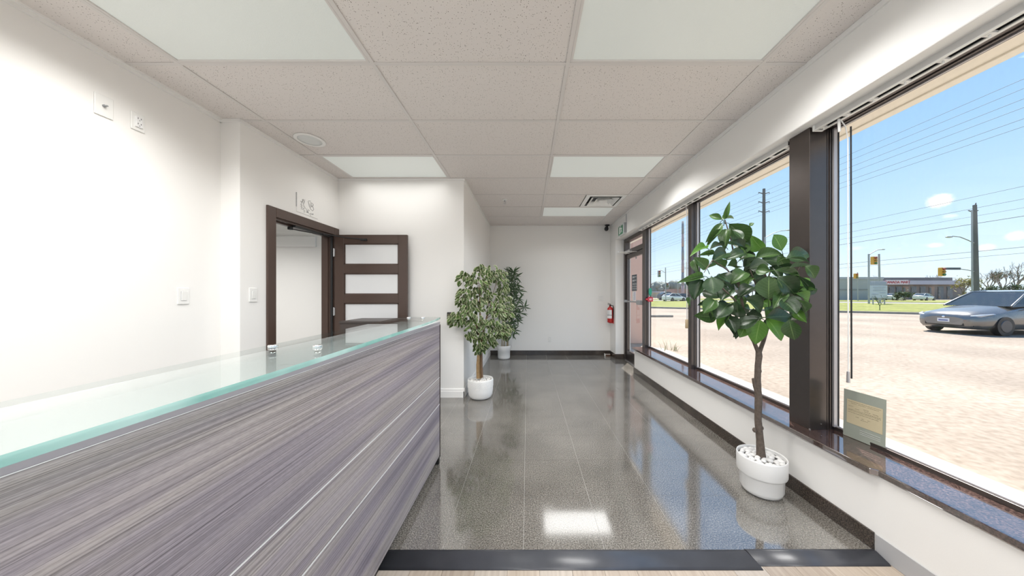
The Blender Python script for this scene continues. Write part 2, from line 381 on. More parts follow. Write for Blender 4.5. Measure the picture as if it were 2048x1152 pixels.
def m_leaf(name, c1, c2, vein, rough=0.32, trans=0.22, edge=None):
    m, nt, b = nodes(name); N, L = nt.nodes, nt.links
    uv = N.new('ShaderNodeUVMap'); sep = N.new('ShaderNodeSeparateXYZ'); L.new(uv.outputs[0], sep.inputs[0])
    ab = N.new('ShaderNodeMath'); ab.operation = 'SUBTRACT'; L.new(sep.outputs[0], ab.inputs[0]); ab.inputs[1].default_value = 0.5
    ab2 = N.new('ShaderNodeMath'); ab2.operation = 'ABSOLUTE'; L.new(ab.outputs[0], ab2.inputs[0])
    oi = N.new('ShaderNodeObjectInfo'); geo = N.new('ShaderNodeNewGeometry')
    nz = N.new('ShaderNodeTexNoise'); nz.inputs['Scale'].default_value = 9; L.new(geo.outputs['Position'], nz.inputs['Vector'])
    mx = N.new('ShaderNodeMixRGB'); L.new(nz.outputs[0], mx.inputs[0]); mx.inputs[1].default_value = c1+(1,); mx.inputs[2].default_value = c2+(1,)
    hs = N.new('ShaderNodeHueSaturation'); L.new(mx.outputs[0], hs.inputs['Color'])
    mr = N.new('ShaderNodeMapRange'); mr.inputs[3].default_value = 0.75; mr.inputs[4].default_value = 1.3; L.new(oi.outputs['Random'], mr.inputs[0]); L.new(mr.outputs[0], hs.inputs['Value'])
    col = hs.outputs[0]
    if edge:
        n2 = N.new('ShaderNodeTexNoise'); n2.inputs['Scale'].default_value = 60; L.new(geo.outputs['Position'], n2.inputs['Vector'])
        a1 = N.new('ShaderNodeMath'); a1.operation = 'MULTIPLY_ADD'; L.new(n2.outputs[0], a1.inputs[0]); a1.inputs[1].default_value = 0.28; L.new(ab2.outputs[0], a1.inputs[2])
        gt = N.new('ShaderNodeMapRange'); gt.inputs[1].default_value = 0.50; gt.inputs[2].default_value = 0.55; L.new(a1.outputs[0], gt.inputs[0])
        me_ = N.new('ShaderNodeMixRGB'); L.new(gt.outputs[0], me_.inputs[0]); L.new(col, me_.inputs[1]); me_.inputs[2].default_value = edge+(1,); col = me_.outputs[0]
    else:
        # midrib and side veins from the leaf's own coordinates
        va = N.new('ShaderNodeMath'); va.operation = 'MULTIPLY_ADD'; L.new(ab2.outputs[0], va.inputs[0]); va.inputs[1].default_value = -0.5; L.new(sep.outputs[1], va.inputs[2])
        vm = N.new('ShaderNodeMath'); vm.operation = 'MULTIPLY'; L.new(va.outputs[0], vm.inputs[0]); vm.inputs[1].default_value = 8.0
        fr = N.new('ShaderNodeMath'); fr.operation = 'FRACT'; L.new(vm.outputs[0], fr.inputs[0])
        l1 = N.new('ShaderNodeMath'); l1.operation = 'LESS_THAN'; L.new(fr.outputs[0], l1.inputs[0]); l1.inputs[1].default_value = 0.10
        l2 = N.new('ShaderNodeMath'); l2.operation = 'LESS_THAN'; L.new(ab2.outputs[0], l2.inputs[0]); l2.inputs[1].default_value = 0.022
        h1 = N.new('ShaderNodeMath'); h1.operation = 'MULTIPLY'; L.new(l1.outputs[0], h1.inputs[0]); h1.inputs[1].default_value = 0.35
        h2 = N.new('ShaderNodeMath'); h2.operation = 'MAXIMUM'; L.new(h1.outputs[0], h2.inputs[0]); L.new(l2.outputs[0], h2.inputs[1])
        h3 = N.new('ShaderNodeMath'); h3.operation = 'MULTIPLY'; L.new(h2.outputs[0], h3.inputs[0]); h3.inputs[1].default_value = 0.7
        me_ = N.new('ShaderNodeMixRGB'); L.new(h3.outputs[0], me_.inputs[0]); L.new(col, me_.inputs[1]); me_.inputs[2].default_value = vein+(1,); col = me_.outputs[0]
        bp = N.new('ShaderNodeBump'); bp.inputs['Strength'].default_value = 0.35; bp.inputs['Distance'].default_value = 0.004; bp.invert = True
        L.new(h2.outputs[0], bp.inputs['Height']); L.new(bp.outputs[0], b.inputs['Normal'])
    L.new(col, b.inputs['Base Color']); b.inputs['Roughness'].default_value = rough
    tl = N.new('ShaderNodeBsdfTranslucent'); br = N.new('ShaderNodeHueSaturation'); br.inputs['Value'].default_value = 1.6; L.new(col, br.inputs['Color']); L.new(br.outputs[0], tl.inputs[0])
    ms = N.new('ShaderNodeMixShader'); ms.inputs[0].default_value = trans; L.new(b.outputs[0], ms.inputs[1]); L.new(tl.outputs[0], ms.inputs[2])
    L.new(ms.outputs[0], N['Material Output'].inputs[0])
    return m
M_leafd = m_leaf('dark rubbery leaf', (0.015, 0.036, 0.015), (0.030, 0.064, 0.024), (0.10, 0.16, 0.07), 0.30, 0.12)
M_leafm = m_leaf('green leaf', (0.036, 0.082, 0.022), (0.062, 0.125, 0.036), (0.16, 0.25, 0.09), 0.32, 0.22)
M_leafb = m_leaf('bright young leaf', (0.065, 0.16, 0.025), (0.10, 0.22, 0.04), (0.22, 0.36, 0.10), 0.35, 0.35)
M_ficus = m_leaf('variegated leaf', (0.035, 0.078, 0.014), (0.085, 0.145, 0.030), (0.2, 0.3, 0.1), 0.45, 0.15, edge=(0.55, 0.56, 0.36))
M_palm = m_leaf('bamboo leaf', (0.055, 0.105, 0.050), (0.10, 0.16, 0.075), (0.16, 0.24, 0.12), 0.45, 0.15)
M_bud2 = pm('dry grass', (0.42, 0.38, 0.22), 0.9, var=0.2)
M_twig = pm('far twigs', (0.22, 0.18, 0.145), 0.9, var=0.2)
M_bud = pm('spring buds', (0.40, 0.36, 0.17), 0.9, var=0.3)
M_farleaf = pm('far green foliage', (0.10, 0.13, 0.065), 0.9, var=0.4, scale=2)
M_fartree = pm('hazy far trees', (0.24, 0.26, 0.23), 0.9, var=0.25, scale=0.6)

# ================================================================== SETTING
XL, XL2, XP, XR, YF, YP, YJ = -2.51, -2.35, -0.79, 1.735, 6.26, 3.70, 2.44
ZC, YB = 2.706, -2.6
GZ = -0.15
# floors
fl = empty('floor', (0, 0, 0), 'grey polished granite tile floor with pale wood planks in front', 'floor', kind='structure')
mb = MB(); mb.box(-2.6, 2.05, 1.49, 6.4, -0.12, -0.0014); obj('screed', mb, M_grout, fl)
tile_me = {}
def unit_box(name, sx, sy, sz, mat, bev):
    b = MB(); b.box(0, sx, 0, sy, -sz, 0)
    return b.mesh(name, mat, Vector((0, 0, 0)))
P = 0.4065
rnd = random.Random(4)
xs = [-0.0205 + P*k for k in range(-7, 6)]
ys = [1.49 + P*k for k in range(0, 13)]
def addbox(name, x0, x1, y0, y1, z, th, mat, parent, g=0.0, cache=tile_me):
    key = (name, round(x1-x0, 3), round(y1-y0, 3), mat.name)
    if key not in cache: cache[key] = unit_box(name, x1-x0-2*g, y1-y0-2*g, th, mat, 0)
    return shared(name, cache[key], parent, Matrix.Translation((x0+g, y0+g, z)))
for i in range(len(xs)-1):
    for j in range(len(ys)-1):
        x0, x1, y0, y1 = xs[i], xs[i+1], ys[j], min(ys[j+1], 6.26)
        if y0 >= 6.25: continue
        lim = XL if y0 < YJ-0.2 else (XL2 if y0 < YP else XP)
        if x1 < lim+0.02: continue
        x0 = max(x0, lim)
        hi = 1.9 if (y1 > 4.9 and y0 < 5.87) else XR
        if x0 > hi: continue
        addbox('floor_tile', x0, min(x1, hi), y0, y1, 0.0, 0.0012, M_tile, fl, 0.0009)
# door recess tiles
for j in range(8, 11): addbox('floor_tile', xs[-1]-P+P, 1.93, ys[j], ys[j+1], 0.0, 0.0012, M_tile, fl, 0.0009) if xs[-1] < 1.9 else None
# wood planks
pw = 0.151; k = 0
mb = MB(); mb.box(-2.6, 1.9, YB, 1.49, -0.12, -0.022); obj('subfloor', mb, M_grout, fl)
x = -2.51
while x < XR-0.01:
    x1 = min(x+pw, XR); off = rnd.random()*1.2
    y = YB - off
    while y < 1.44:
        a, b_ = max(y, YB), min(y+1.2, 1.445)
        if b_ > a+0.02:
            q = MB(); q.box(x+0.0006, x1-0.0006, a+0.0006, b_-0.0006, -0.021, -0.012)
            obj('plank', q, M_planks[rnd.randrange(3)], fl)
        y += 1.2
    x = x1
# walls
mb = MB(); mb.box(XL-0.15, XL, YB-0.1, YJ, -0.02, 2.9); mb.box(XL-0.15, XL, YJ, 2.50, -0.02, 2.9)
obj('wall_left', mb, M_wall, label='white painted wall on the left behind the desk', cat='wall', kind='structure')
mb = MB(); DY0, DY1, DZ = 2.765, 3.62, 2.0
mb.box(XL2-0.13, XL2, YJ, DY0, -0.02, 2.9); mb.box(XL2-0.13, XL2, DY1, 3.80, -0.02, 2.9); mb.box(XL2-0.13, XL2, DY0, DY1, DZ, 2.9)
mb.box(XL, XL2-0.13, YJ, YJ+0.13, -0.02, 2.9)
obj('wall_door_side', mb, M_wall, label='white wall jutting forward around the brown interior door', cat='wall', kind='structure')
mb = MB(); mb.box(XL2, XP, YP, YP+0.14, -0.02, 2.9); mb.box(XP-0.14, XP, YP+0.14, YF+0.15, -0.02, 2.9)
obj('wall_partition', mb, M_wall, label='white partition wall corner behind the ficus', cat='wall', kind='structure')
mb = MB(); mb.box(XP, XR+0.3, YF, YF+0.15, -0.02, 2.9)
obj('wall_far', mb, M_wall, label='white far end wall of the lobby', cat='wall', kind='structure')
mb = MB(); mb.box(XL-0.15, XR+0.3, YB-0.15, YB, -0.02, 0.35); mb.box(XL-0.15, XR+0.3, YB-0.15, YB, 2.45, 2.9)
for a_, b_ in ((XL-0.15, -2.3), (-0.5, -0.3), (1.55, XR+0.3)): mb.box(a_, b_, YB-0.15, YB, 0.35, 2.45)  # openings added out of view so daylight brightens the lobby
obj('wall_back', mb, M_wall, label='white wall behind the camera with two large windows added for daylight', cat='wall', kind='structure')
XG = 1.975; ZS = 2.345
mb = MB(); mb.box(XR, 1.985, YB-0.1, YF, ZS, 2.9); mb.box(1.985, 2.03, YB-0.1, YF, 2.44, 2.9); mb.box(XR, 2.0, YB-0.1, 4.85, -0.1, 0.382); mb.box(XR, 2.03, 5.88, YF, -0.02, ZS); mb.box(XR, 2.03, YB-0.1, YB+0.15, 0.382, ZS)
obj('wall_right', mb, M_wall, bevel=0.006, label='white window wall with bulkhead above and low knee wall below', cat='wall', kind='structure')
# granite sill
mb = MB(); mb.prism([(1.722, YB+0.151), (1.985, YB+0.15), (1.985, 4.885), (1.70, 4.885), (1.70, 1.485), (1.722, 1.465)], 0.384, 0.414)
obj('trim_1', mb, M_granite, bevel=0.004, label='dark red brown granite window sill', cat='window sill', kind='structure')
# baseboards
def base(name, boxes, mat, label):
    mb = MB()
    for b in boxes: mb.box(*b)
    obj(name, mb, mat, bevel=0.003, label=label, cat='baseboard', kind='structure')
mb = empty('baseboard_right', (1.73, 3, 0), 'dark brown granite baseboard along the low window wall', 'baseboard', kind='structure')
yy = 1.49
for e in (2.12, 2.95, 3.78, 4.86):
    q = MB(); q.box(XR-0.011, XR, yy+0.0008, e-0.0008, 0, 0.09); obj('granite_piece', q, M_base, mb, bevel=0.002); yy = e
base('baseboard_vinyl', [(XR-0.005, XR, YB, 1.485, -0.012, 0.088)], M_vinyl, 'grey vinyl baseboard beside the wood planks')
base('baseboard_far', [(XP, XR, YF-0.012, YF, 0, 0.098), (XR-0.012, XR, 5.88, YF-0.012, 0, 0.098), (XR-0.012, 1.90, 5.868, 5.88, 0, 0.098)], M_base, 'dark granite baseboard along the far wall')
mbb = MB()
prof = [(0, 0), (0.014, 0), (0.014, 0.075), (0.010, 0.083), (0.010, 0.098), (0.004, 0.112), (0, 0.114)]
for (x0, x1) in ((-1.40, XP+0.012),):
    o = len(mbb.v)
    for xx in (x0, x1):
        mbb.v += [Vector((xx, YP-p, z)) for p, z in prof]
    n = len(prof)
    for i in range(n-1): mbb.face((o+i, o+n+i, o+n+i+1, o+i+1))
    mbb.face(range(o+n, o+2*n))
o = len(mbb.v)
for yv in (YP-0.014, YF-0.012):
    mbb.v += [Vector((XP+p, yv, z)) for p, z in prof]
for i in range(n-1): mbb.face((o+i, o+i+1, o+n+i+1, o+n+i))
mbb.face(range(o, o+n))
obj('baseboard_partition', mbb, M_trimw, label='moulded white baseboard around the partition corner', cat='baseboard', kind='structure')
base('baseboard_left', [(XL, XL+0.012, YB, YJ, -0.01, 0.11), (XL2, XL2+0.012, YJ, 2.68, 0, 0.11)], M_trimw, 'white baseboard behind the desk')
# transition strips
def ramp_strip(name, x0, x1, skew0, skew1, ya, yb, z, label):
    m_ = MB(); pr = [(ya, 0.0), (ya-0.006, 0.006), (ya-0.02, 0.0075), (yb+0.01, -0.006), (yb, -0.0115)]
    o = len(m_.v); n = len(pr)
    for xa, sk in ((x0, skew0), (x1, skew1)):
        for (yv, zz) in pr: m_.v.append(Vector((xa + sk*(ya-yv)/(ya-yb), yv, zz+z)))
        for (yv, zz) in pr[::-1]: m_.v.append(Vector((xa + sk*(ya-yv)/(ya-yb), yv, -0.0118)))
    t = 2*n
    for i in range(n-1): m_.face((o+i, o+i+1, o+t+i+1, o+t+i), True)
    m_.face([o+i for i in range(t)][::-1]); m_.face([o+t+i for i in range(t)])
    m_.face((o+n, o+t+n, o+2*t-1, o+t-1))
    obj(name, m_, M_strip, label=label, cat='floor strip')
ramp_strip('transition_strip', -0.70, 1.075, 0.0, 0.028, 1.492, 1.395, 0.0015, 'long dark grey rubber strip from desk edging the tiles')
ramp_strip('transition_strip', 1.082, 1.725, 0.02, 0.0, 1.496, 1.415, 0.001, 'short dark grey rubber strip ending at right wall')

# ------------------------------------------------------------------ ceiling
ce = MB(); ce.box(-2.7, 2.1, YB-0.2, 6.5, 2.78, 2.9)
ceil = obj('ceiling', ce, M_wall, label='suspended ceiling of speckled tiles in a metal grid', cat='ceiling', kind='structure')
COLS = [XL, -2.165, -0.958, 0.249, 1.456, XR]
ROW = [1.851+0.61*k for k in range(-8, 8)]
ROW = [r for r in ROW if r > YB] ; ROW = [YB]+ROW+[YF]
LIT = {}
def rowidx(k): return min(range(len(ROW)), key=lambda i: abs(ROW[i]-(1.851+0.61*k)))
fix = [(1, -1, 'dim', 'large ceiling light panel at top left'), (3, -1, 'dim', 'large ceiling light panel at top right'),
       (1, 2, 'lit', 'ceiling light panel in front of the partition above the open brown door'), (3, 2, 'lit', 'ceiling light panel midway along the window wall'),
       (3, 5, 'lit', 'farthest ceiling light panel, just past the air vent'),
       (1, -4, 'lit', 'added fill light panel behind the camera on the left'), (3, -4, 'lit', 'added fill light panel behind the camera on the right'),  # panels behind the camera are added to fill the room with light
       (1, -6, 'lit', 'rearmost added fill light panel behind the camera on the left'), (3, -6, 'lit', 'rearmost added fill light panel behind the camera on the right')]  # more unseen panels added as fill
fixcells = {(c, rowidx(r)): (k, l) for c, r, k, l in fix}
ventrow = rowidx(4)
tz = ZC+0.004
for j in range(len(ROW)-1):
    y0, y1 = ROW[j], ROW[j+1]
    for i in range(5):
        x0, x1 = COLS[i], COLS[i+1]
        ym = (y0+y1)/2
        lim = XL if ym < YJ else (XL2 if ym < YP else XP)
        if x1 <= lim+0.01: continue
        x0c = max(x0, lim)
        if (i, j) in fixcells:
            kind, lab = fixcells[(i, j)]
            L_ = empty('ceiling_light', ((x0+x1)/2, ym, ZC), lab, 'ceiling light', 'recessed ceiling light panels')
            q = MB(); a = 0.028; zt = ZC+0.0; zb = ZC+0.02
            for (u0, u1, v0, v1) in ((x0+.012, x1-.012, y0+.012, y0+a), (x0+.012, x1-.012, y1-a, y1-.012), (x0+.012, x0+a, y0+a, y1-a), (x1-a, x1-.012, y0+a, y1-a)):
                q.box(u0, u1, v0, v1, ZC-0.002, zb)
            obj('light_frame', q, M_grid, L_, bevel=0.003)
            q = MB(); q.box(x0+a, x1-a, y0+a, y1-a, ZC+0.006, ZC+0.012); obj('diffuser', q, M_dif_lit if kind == 'lit' else M_dif_dim, L_)
            q = MB(); q.box(x0+.03, x1-.03, y0+.03, y1-.03, ZC+0.02, ZC+0.068); obj('housing', q, M_trimw, L_)
            lamp('ceiling_lamp', ((x0+x1)/2, ym, ZC-0.004), 1.12, 0.5, LAMP_W*(2.3 if y1 < 0.5 else (2.5 if y1 < 2 else (0.4 if x1 < 0 else (2.6 if y1 < 4 else 0.5)))), spread=PI if y1 < 0.5 else 2.5)  # lamps behind the camera belong to the added fill panels
            continue
        if j == ventrow and i == 3: x1 = 0.85
        addbox('ceiling_tile', x0c, x1, y0, y1, tz+0.014, 0.014, M_ct, ceil, 0.004)
for j in range(1, len(ROW)-1):
    y = ROW[j]; lim = XL if y < YJ else (XL2 if y < YP else XP)
    q = MB(); q.box(lim, XR, y-0.012, y+0.012, ZC-0.001, ZC+0.003); q.box(lim, XR, y-0.001, y+0.001, ZC+0.003, ZC+0.03); obj('cross_runner', q, M_grid, ceil)
for x in COLS[1:-1]:
    ye = YP if x < XP else YF
    q = MB(); q.box(x-0.012, x+0.012, YB, ye, ZC-0.0016, ZC+0.0025); q.box(x-0.001, x+0.001, YB, ye, ZC+0.0025, ZC+0.03); obj('main_runner', q, M_grid, ceil)
# perimeter wall angle
q = MB(); t = 0.022; s_ = 0.012
def wa(x0, x1, y0, y1): q.box(x0, x1, y0, y1, ZC-0.026, ZC+0.003)
wa(XL, XL+s_, YB, YJ); wa(XL, XL2+s_, YJ-s_, YJ); wa(XL2, XL2+s_, YJ, YP); wa(XL2, XP+s_, YP-s_, YP); wa(XP, XP+s_, YP, YF); wa(XP, XR, YF-s_, YF); wa(XR-s_, XR, YB, YF)
obj('wall_angle', q, M_trimw, ceil)
# air vent
vt = empty('air_vent', (1.153, (ROW[ventrow]+ROW[ventrow+1])/2, ZC), 'square white louvred air diffuser near the exit end of ceiling', 'air vent')
vx, vy = 1.153, (ROW[ventrow]+ROW[ventrow+1])/2
def ring(mb_, r0, z0, r1, z1, th=0.004):
    o = len(mb_.v)
    for r, z in ((r0, z0), (r1, z1), (r1, z1+th), (r0, z0+th)):
        for sx, sy in ((-1,-1),(1,-1),(1,1),(-1,1)): mb_.v.append(Vector((vx+sx*r, vy+sy*r, z)))
    for a in range(4):
        for k in range(4):
            b = (k+1) % 4; c = (a+1) % 4
            mb_.face((o+a*4+k, o+a*4+b, o+c*4+b, o+c*4+k))
q = MB(); ring(q, 0.295, ZC+0.002, 0.235, ZC-0.002); obj('vent_frame', q, M_white, vt)
for r in (0.205, 0.125):
    q = MB(); ring(q, r, ZC-0.012, r-0.062, ZC+0.042); obj('louvre', q, M_white, vt)
q = MB(); q.box(vx-0.06, vx+0.06, vy-0.06, vy+0.06, ZC-0.008, ZC-0.003); obj('centre_plate', q, M_white, vt)
q = MB(); q.box(vx-0.25, vx+0.25, vy-0.25, vy+0.25, ZC+0.045, ZC+0.06); obj('duct', q, M_black, vt)
# sprinkler, speaker, camera
sp = empty('sprinkler', (-0.345, 4.53, ZC), 'small white sprinkler head on far ceiling tile', 'sprinkler')
q = MB(); q.lathe([(0.03, ZC-0.003), (0.036, ZC-0.001), (0.038, ZC+0.004)][::-1], (-0.345, 4.53, 0), 20); obj('escutcheon', q, M_white, sp)
q = MB(); q.tube([(-0.345, 4.53, ZC), (-0.345, 4.53, ZC-0.03)], 0.008, 10); q.tube([(-0.360, 4.53, ZC-0.028), (-0.357, 4.53, ZC-0.05), (-0.345, 4.53, ZC-0.058), (-0.333, 4.53, ZC-0.05), (-0.330, 4.53, ZC-0.028)], 0.003, 6); obj('body', q, M_silver, sp)
q = MB(); q.lathe([(0.017, ZC-0.062), (0.017, ZC-0.059), (0.0, ZC-0.058)], (-0.345, 4.53, 0), 14); obj('deflector', q, M_silver, sp)
spk = empty('ceiling_speaker', (-2.015, 2.764, ZC), 'round grey white speaker grille in the ceiling tile', 'speaker')
q = MB(); q.lathe([(0.108, ZC+0.003), (0.122, ZC+0.002), (0.125, ZC-0.004), (0.118, ZC-0.007), (0.110, ZC-0.006)], (-2.015, 2.764, 0), 40); obj('rim', q, M_trimw, spk)
q = MB(); q.lathe([(0.114, ZC-0.005), (0.06, ZC-0.008), (0.0005, ZC-0.009)], (-2.015, 2.764, 0), 40); obj('grille', q, pm('speaker mesh', (0.72, 0.74, 0.73), 0.6, bump=0.4, bscale=600), spk)
cm = empty('security_camera', (1.635, 6.17, ZC), 'black turret security camera at the far right ceiling corner', 'camera')
q = MB(); q.lathe([(0.045, ZC-0.018), (0.05, ZC-0.01), (0.05, ZC)], (1.645, 6.16, 0), 20); obj('mount', q, M_black, cm)
q = MB(); q.tube([(1.645, 6.16, ZC-0.015), (1.645, 6.15, ZC-0.06)], 0.016, 10); obj('neck', q, M_black, cm)
q = MB(); q.ball((1.618, 6.12, ZC-0.088), (0.042, 0.05, 0.048), 18, 12); obj('housing', q, M_black, cm)
q = MB(); q.lathe([(0.018, 0), (0.02, 0.012), (0.0, 0.012)], (0, 0, 0), 16)
R_ = Vector((-0.35, -1, -0.3)).normalized().to_track_quat('Z', 'Y').to_matrix()
for i_, v_ in enumerate(q.v): q.v[i_] = R_ @ v_ + Vector((1.603, 6.077, ZC-0.102))
obj('lens', q, pm('lens glass', (0.02, 0.02, 0.03), 0.05), cm)

# ------------------------------------------------------------------ windows
def win_label(o, l): return tag(o, l, 'window', None, 'structure')
FX0, FX1 = 1.885, 1.99
def window(name, y0, y1, label, near_mull=True):
    w = win_label(empty(name, (XG, (y0+y1)/2, 0.414), None), label)
    q = MB(); q.box(1.94, FX1, y0, y1, 2.330, ZS+.001); q.box(1.905, 1.94, y0, y1, 2.336, ZS+.001); obj('head_frame', q, M_bronze, w, bevel=0.002)
    q = MB(); q.box(1.955, FX1, y0, y1, 0.413, 0.436); obj('bottom_frame', q, M_bronze, w, bevel=0.002)
    q = MB(); q.box(1.962, 1.972, y0+.004, y1-.004, 0.436, 0.444); q.box(1.962, 1.972, y0+.004, y1-.004, 2.324, 2.330); obj('glazing_bead', q, M_stop, w)
    q = MB(); q.box(XG-0.003, XG+0.003, y0, y1, 0.43, 2.335); obj('pane', q, M_pane, w)
    # stop strip on the jamb farther from camera (faces us)
    q = MB(); q.box(1.945, 1.968, y1-0.012, y1, 0.436, 2.33); obj('jamb_stop', q, M_stop, w)
    q = MB(); q.box(1.968, 1.974, y1-0.016, y1, 0.436, 2.33); obj('gasket', q, M_black, w)
    return w
window('window_1', 3.505, 4.80, 'far large window next to the exit door')
window('window_2', 2.06, 3.435, 'middle large window behind the fiddle leaf tree')
window('window_3', -0.70, 1.905, 'near large window at right with the car outside')
window('window_4', YB+0.15, -0.77, 'window beside the camera, out of view')
def mull(y0, y1, x0=FX0, name='window_mullion', label=''):
    w = empty(name, (XG, (y0+y1)/2, 0.414), label, 'mullion', None, 'structure')
    q = MB(); q.box(x0, FX1, y0, y1, 0.413, ZS+.001); obj('post', q, M_bronze, w, bevel=0.002)
    q = MB(); q.box(x0+0.03, x0+0.038, y0-0.003, y0, 0.414, 2.33); q.box(x0+0.055, x0+0.058, y0-0.002, y0, 0.414, 2.33); obj('groove_strip', q, M_black, w)
mull(3.435, 3.505, label='slim dark bronze mullion between the two far windows')
mull(4.80, 4.90, label='dark bronze mullion between far window and exit door')
mull(-0.77, -0.70, label='mullion beside the camera')
pc = empty('trim_2', (1.86, 1.98, 0.414), 'wide dark bronze boxed post standing on the sill between windows', 'post', None, 'structure')
q = MB(); q.box(1.803, 1.914, 1.908, 2.057, 0.414, ZS+.001); obj('cover', q, M_bronze, pc, bevel=0.0025)
q = MB(); q.box(1.914, FX1, 1.912, 2.052, 0.414, ZS+.001); obj('core', q, M_black, pc)
q = MB(); q.box(1.914, 1.94, 1.906, 1.912, 0.414, 2.33); q.box(1.926, 1.930, 1.900, 1.906, 0.414, 2.33); obj('fin', q, M_bronze, pc)
q = MB(); q.box(1.800, 1.806, 1.903, 1.91, 0.414, 0.42); q.tube([(1.875, 1.904, 0.45), (1.875, 1.909, 0.45)], 0.003, 8); obj('screw', q, M_silver, pc)

for nm, a_, b_, lb in (('added_window_5', -2.3, -0.5, 'left rear window added behind the camera for daylight'), ('added_window_6', -0.3, 1.55, 'right rear window added behind the camera for daylight')):  # both windows are added, unseen, to flood the room with daylight
    w_ = win_label(empty(nm, ((a_+b_)/2, YB-0.07, 0.35)), lb)
    q = MB(); q.box(a_, b_, YB-0.10, YB-0.05, 0.35, 0.40); q.box(a_, b_, YB-0.10, YB-0.05, 2.40, 2.45); q.box(a_, a_+.05, YB-0.10, YB-0.05, 0.40, 2.40); q.box(b_-.05, b_, YB-0.10, YB-0.05, 0.40, 2.40); obj('frame', q, M_bronze, w_)
    q = MB(); q.box(a_+.05, b_-.05, YB-0.078, YB-0.072, 0.40, 2.40); obj('pane', q, M_pane, w_)
# blind headrails
def headrail(y0, y1, label, wand_y):
    h = empty('blind_headrail', (1.835, (y0+y1)/2, 2.31), label, 'blind track')
    q = MB(); q.box(1.810, 1.812, y0, y1, 2.314, ZS); q.box(1.812, 1.862, y0, y1, 2.338, ZS); q.box(1.860, 1.862, y0, y1, 2.314, 2.338)
    obj('rail', q, pm('grey white rail', (0.60, 0.59, 0.58), 0.4), h)
    q = MB(); q.box(1.807, 1.822, y0, y1, 2.310, 2.3145); q.box(1.850, 1.866, y0, y1, 2.310, 2.3145); obj('rail_lip', q, M_white, h)
    q = MB(); q.box(1.804, 1.868, y1, y1+0.014, 2.307, ZS); obj('end_cap', q, M_white, h, bevel=0.005)
    q = MB(); q.box(1.813, 1.860, y0, y1, 2.322, 2.326); obj('inner_channel', q, M_black, h)
    n = max(3, int((y1-y0)/0.13))
    for i in range(n):
        y = y1 - 0.03 - i*(y1-y0-0.06)/(n-1)
        q = MB(); q.box(1.821, 1.851, y-0.012, y+0.012, 2.309, 2.318); q.tube([(1.836, y, 2.31), (1.836, y, 2.297)], 0.004, 6)
        obj('carrier', q, M_white, h)
    return h
headrail(-2.3, 1.88, 'white vertical blind track above the near window', 1.8)
headrail(2.075, 4.84, 'white vertical blind track above the two far windows', 3.4)
# cords
ch = empty('blind_chain', (1.895, 1.78, 0.72), 'beaded blind chain hanging beside the wide post', 'blind chain')
q = MB(); q.tube([(1.845, 1.76, 2.31), (1.88, 1.765, 2.27), (1.90, 1.77, 2.20), (1.902, 1.77, 0.80)], 0.0035, 6)
obj('chain', q, M_white, ch)
q = MB(); q.tube([(1.902, 1.77, 0.82), (1.902, 1.77, 0.755)], [0.007, 0.009], 10); obj('tassel', q, M_silver, ch)
q = MB(); q.tube([(1.912, 1.765, 2.27), (1.916, 1.765, 0.78)], 0.0045, 6); obj('rear_cord', q, M_black, ch)
q = MB(); q.tube([(1.84, 1.765, 2.315), (1.845, 1.765, 2.24)], 0.007, 8); obj('connector', q, M_white, ch)
wd = empty('blind_wand', (1.85, 3.47, 0.88), 'white blind cord with tan weight hanging in far window', 'blind cord')
q = MB(); q.tube([(1.84, 3.47, 2.31), (1.85, 3.47, 2.24), (1.852, 3.47, 0.98)], 0.0035, 6); q.tube([(1.862, 3.47, 2.2), (1.856, 3.47, 0.98)], 0.0025, 6); obj('cord', q, pm('grey cord', (0.55, 0.55, 0.55), 0.6), wd)
q = MB(); q.lathe([(0.010, 0.985), (0.017, 0.98), (0.018, 0.89), (0.016, 0.882)][::-1], (1.853, 3.47, 0), 16); obj('weight', q, pm('tan wood', (0.36, 0.27, 0.16), 0.5, var=0.1), wd)

# ------------------------------------------------------------------ exit door
d2 = tag(empty('door_2', (1.94, 5.38, 0)), 'bronze framed glass exit door with transom and push bar', 'door', None, 'structure')
q = MB(); q.box(1.895, 1.99, 5.80, 5.878, 0, ZS); q.box(1.895, 1.99, 4.90, 4.915, 0, ZS); q.box(1.895, 1.99, 4.90, 5.80, 2.28, ZS); q.box(1.895, 1.99, 4.915, 5.80, 2.035, 2.115)
obj('door_frame', q, M_bronze, d2, bevel=0.003)
q = MB(); q.box(XG-0.003, XG+0.003, 4.915, 5.80, 2.115, 2.27); obj('transom_pane', q, M_pane, d2)
lf = MB()
lf.box(1.915, 1.965, 4.92, 4.985, 0.01, 2.03); lf.box(1.915, 1.965, 5.73, 5.795, 0.01, 2.03); lf.box(1.915, 1.965, 4.985, 5.73, 0.01, 0.20); lf.box(1.915, 1.965, 4.985, 5.73, 1.955, 2.03)
leaf2 = obj('door_leaf', lf, M_bronze, d2, bevel=0.003)
q = MB(); q.box(1.937, 1.943, 4.985, 5.73, 0.20, 1.955); obj('pane', q, M_pane, leaf2)
q = MB(); q.tube([(1.872, 4.97, 1.142), (1.872, 5.76, 1.142)], 0.012, 10); q.box(1.866, 1.916, 5.735, 5.775, 1.12, 1.165); obj('push_bar', q, M_galv, leaf2)
q = MB(); q.box(1.845, 1.915, 4.925, 5.075, 1.10, 1.175); obj('latch_box', q, M_galv, leaf2, bevel=0.006)
q = MB(); q.box(1.9352, 1.9366, 5.285, 5.535, 1.335, 1.63); ps = obj('notice', q, pm('grey blue notice', (0.085, 0.10, 0.12), 0.5), leaf2)
q = MB()
rr = random.Random(2)
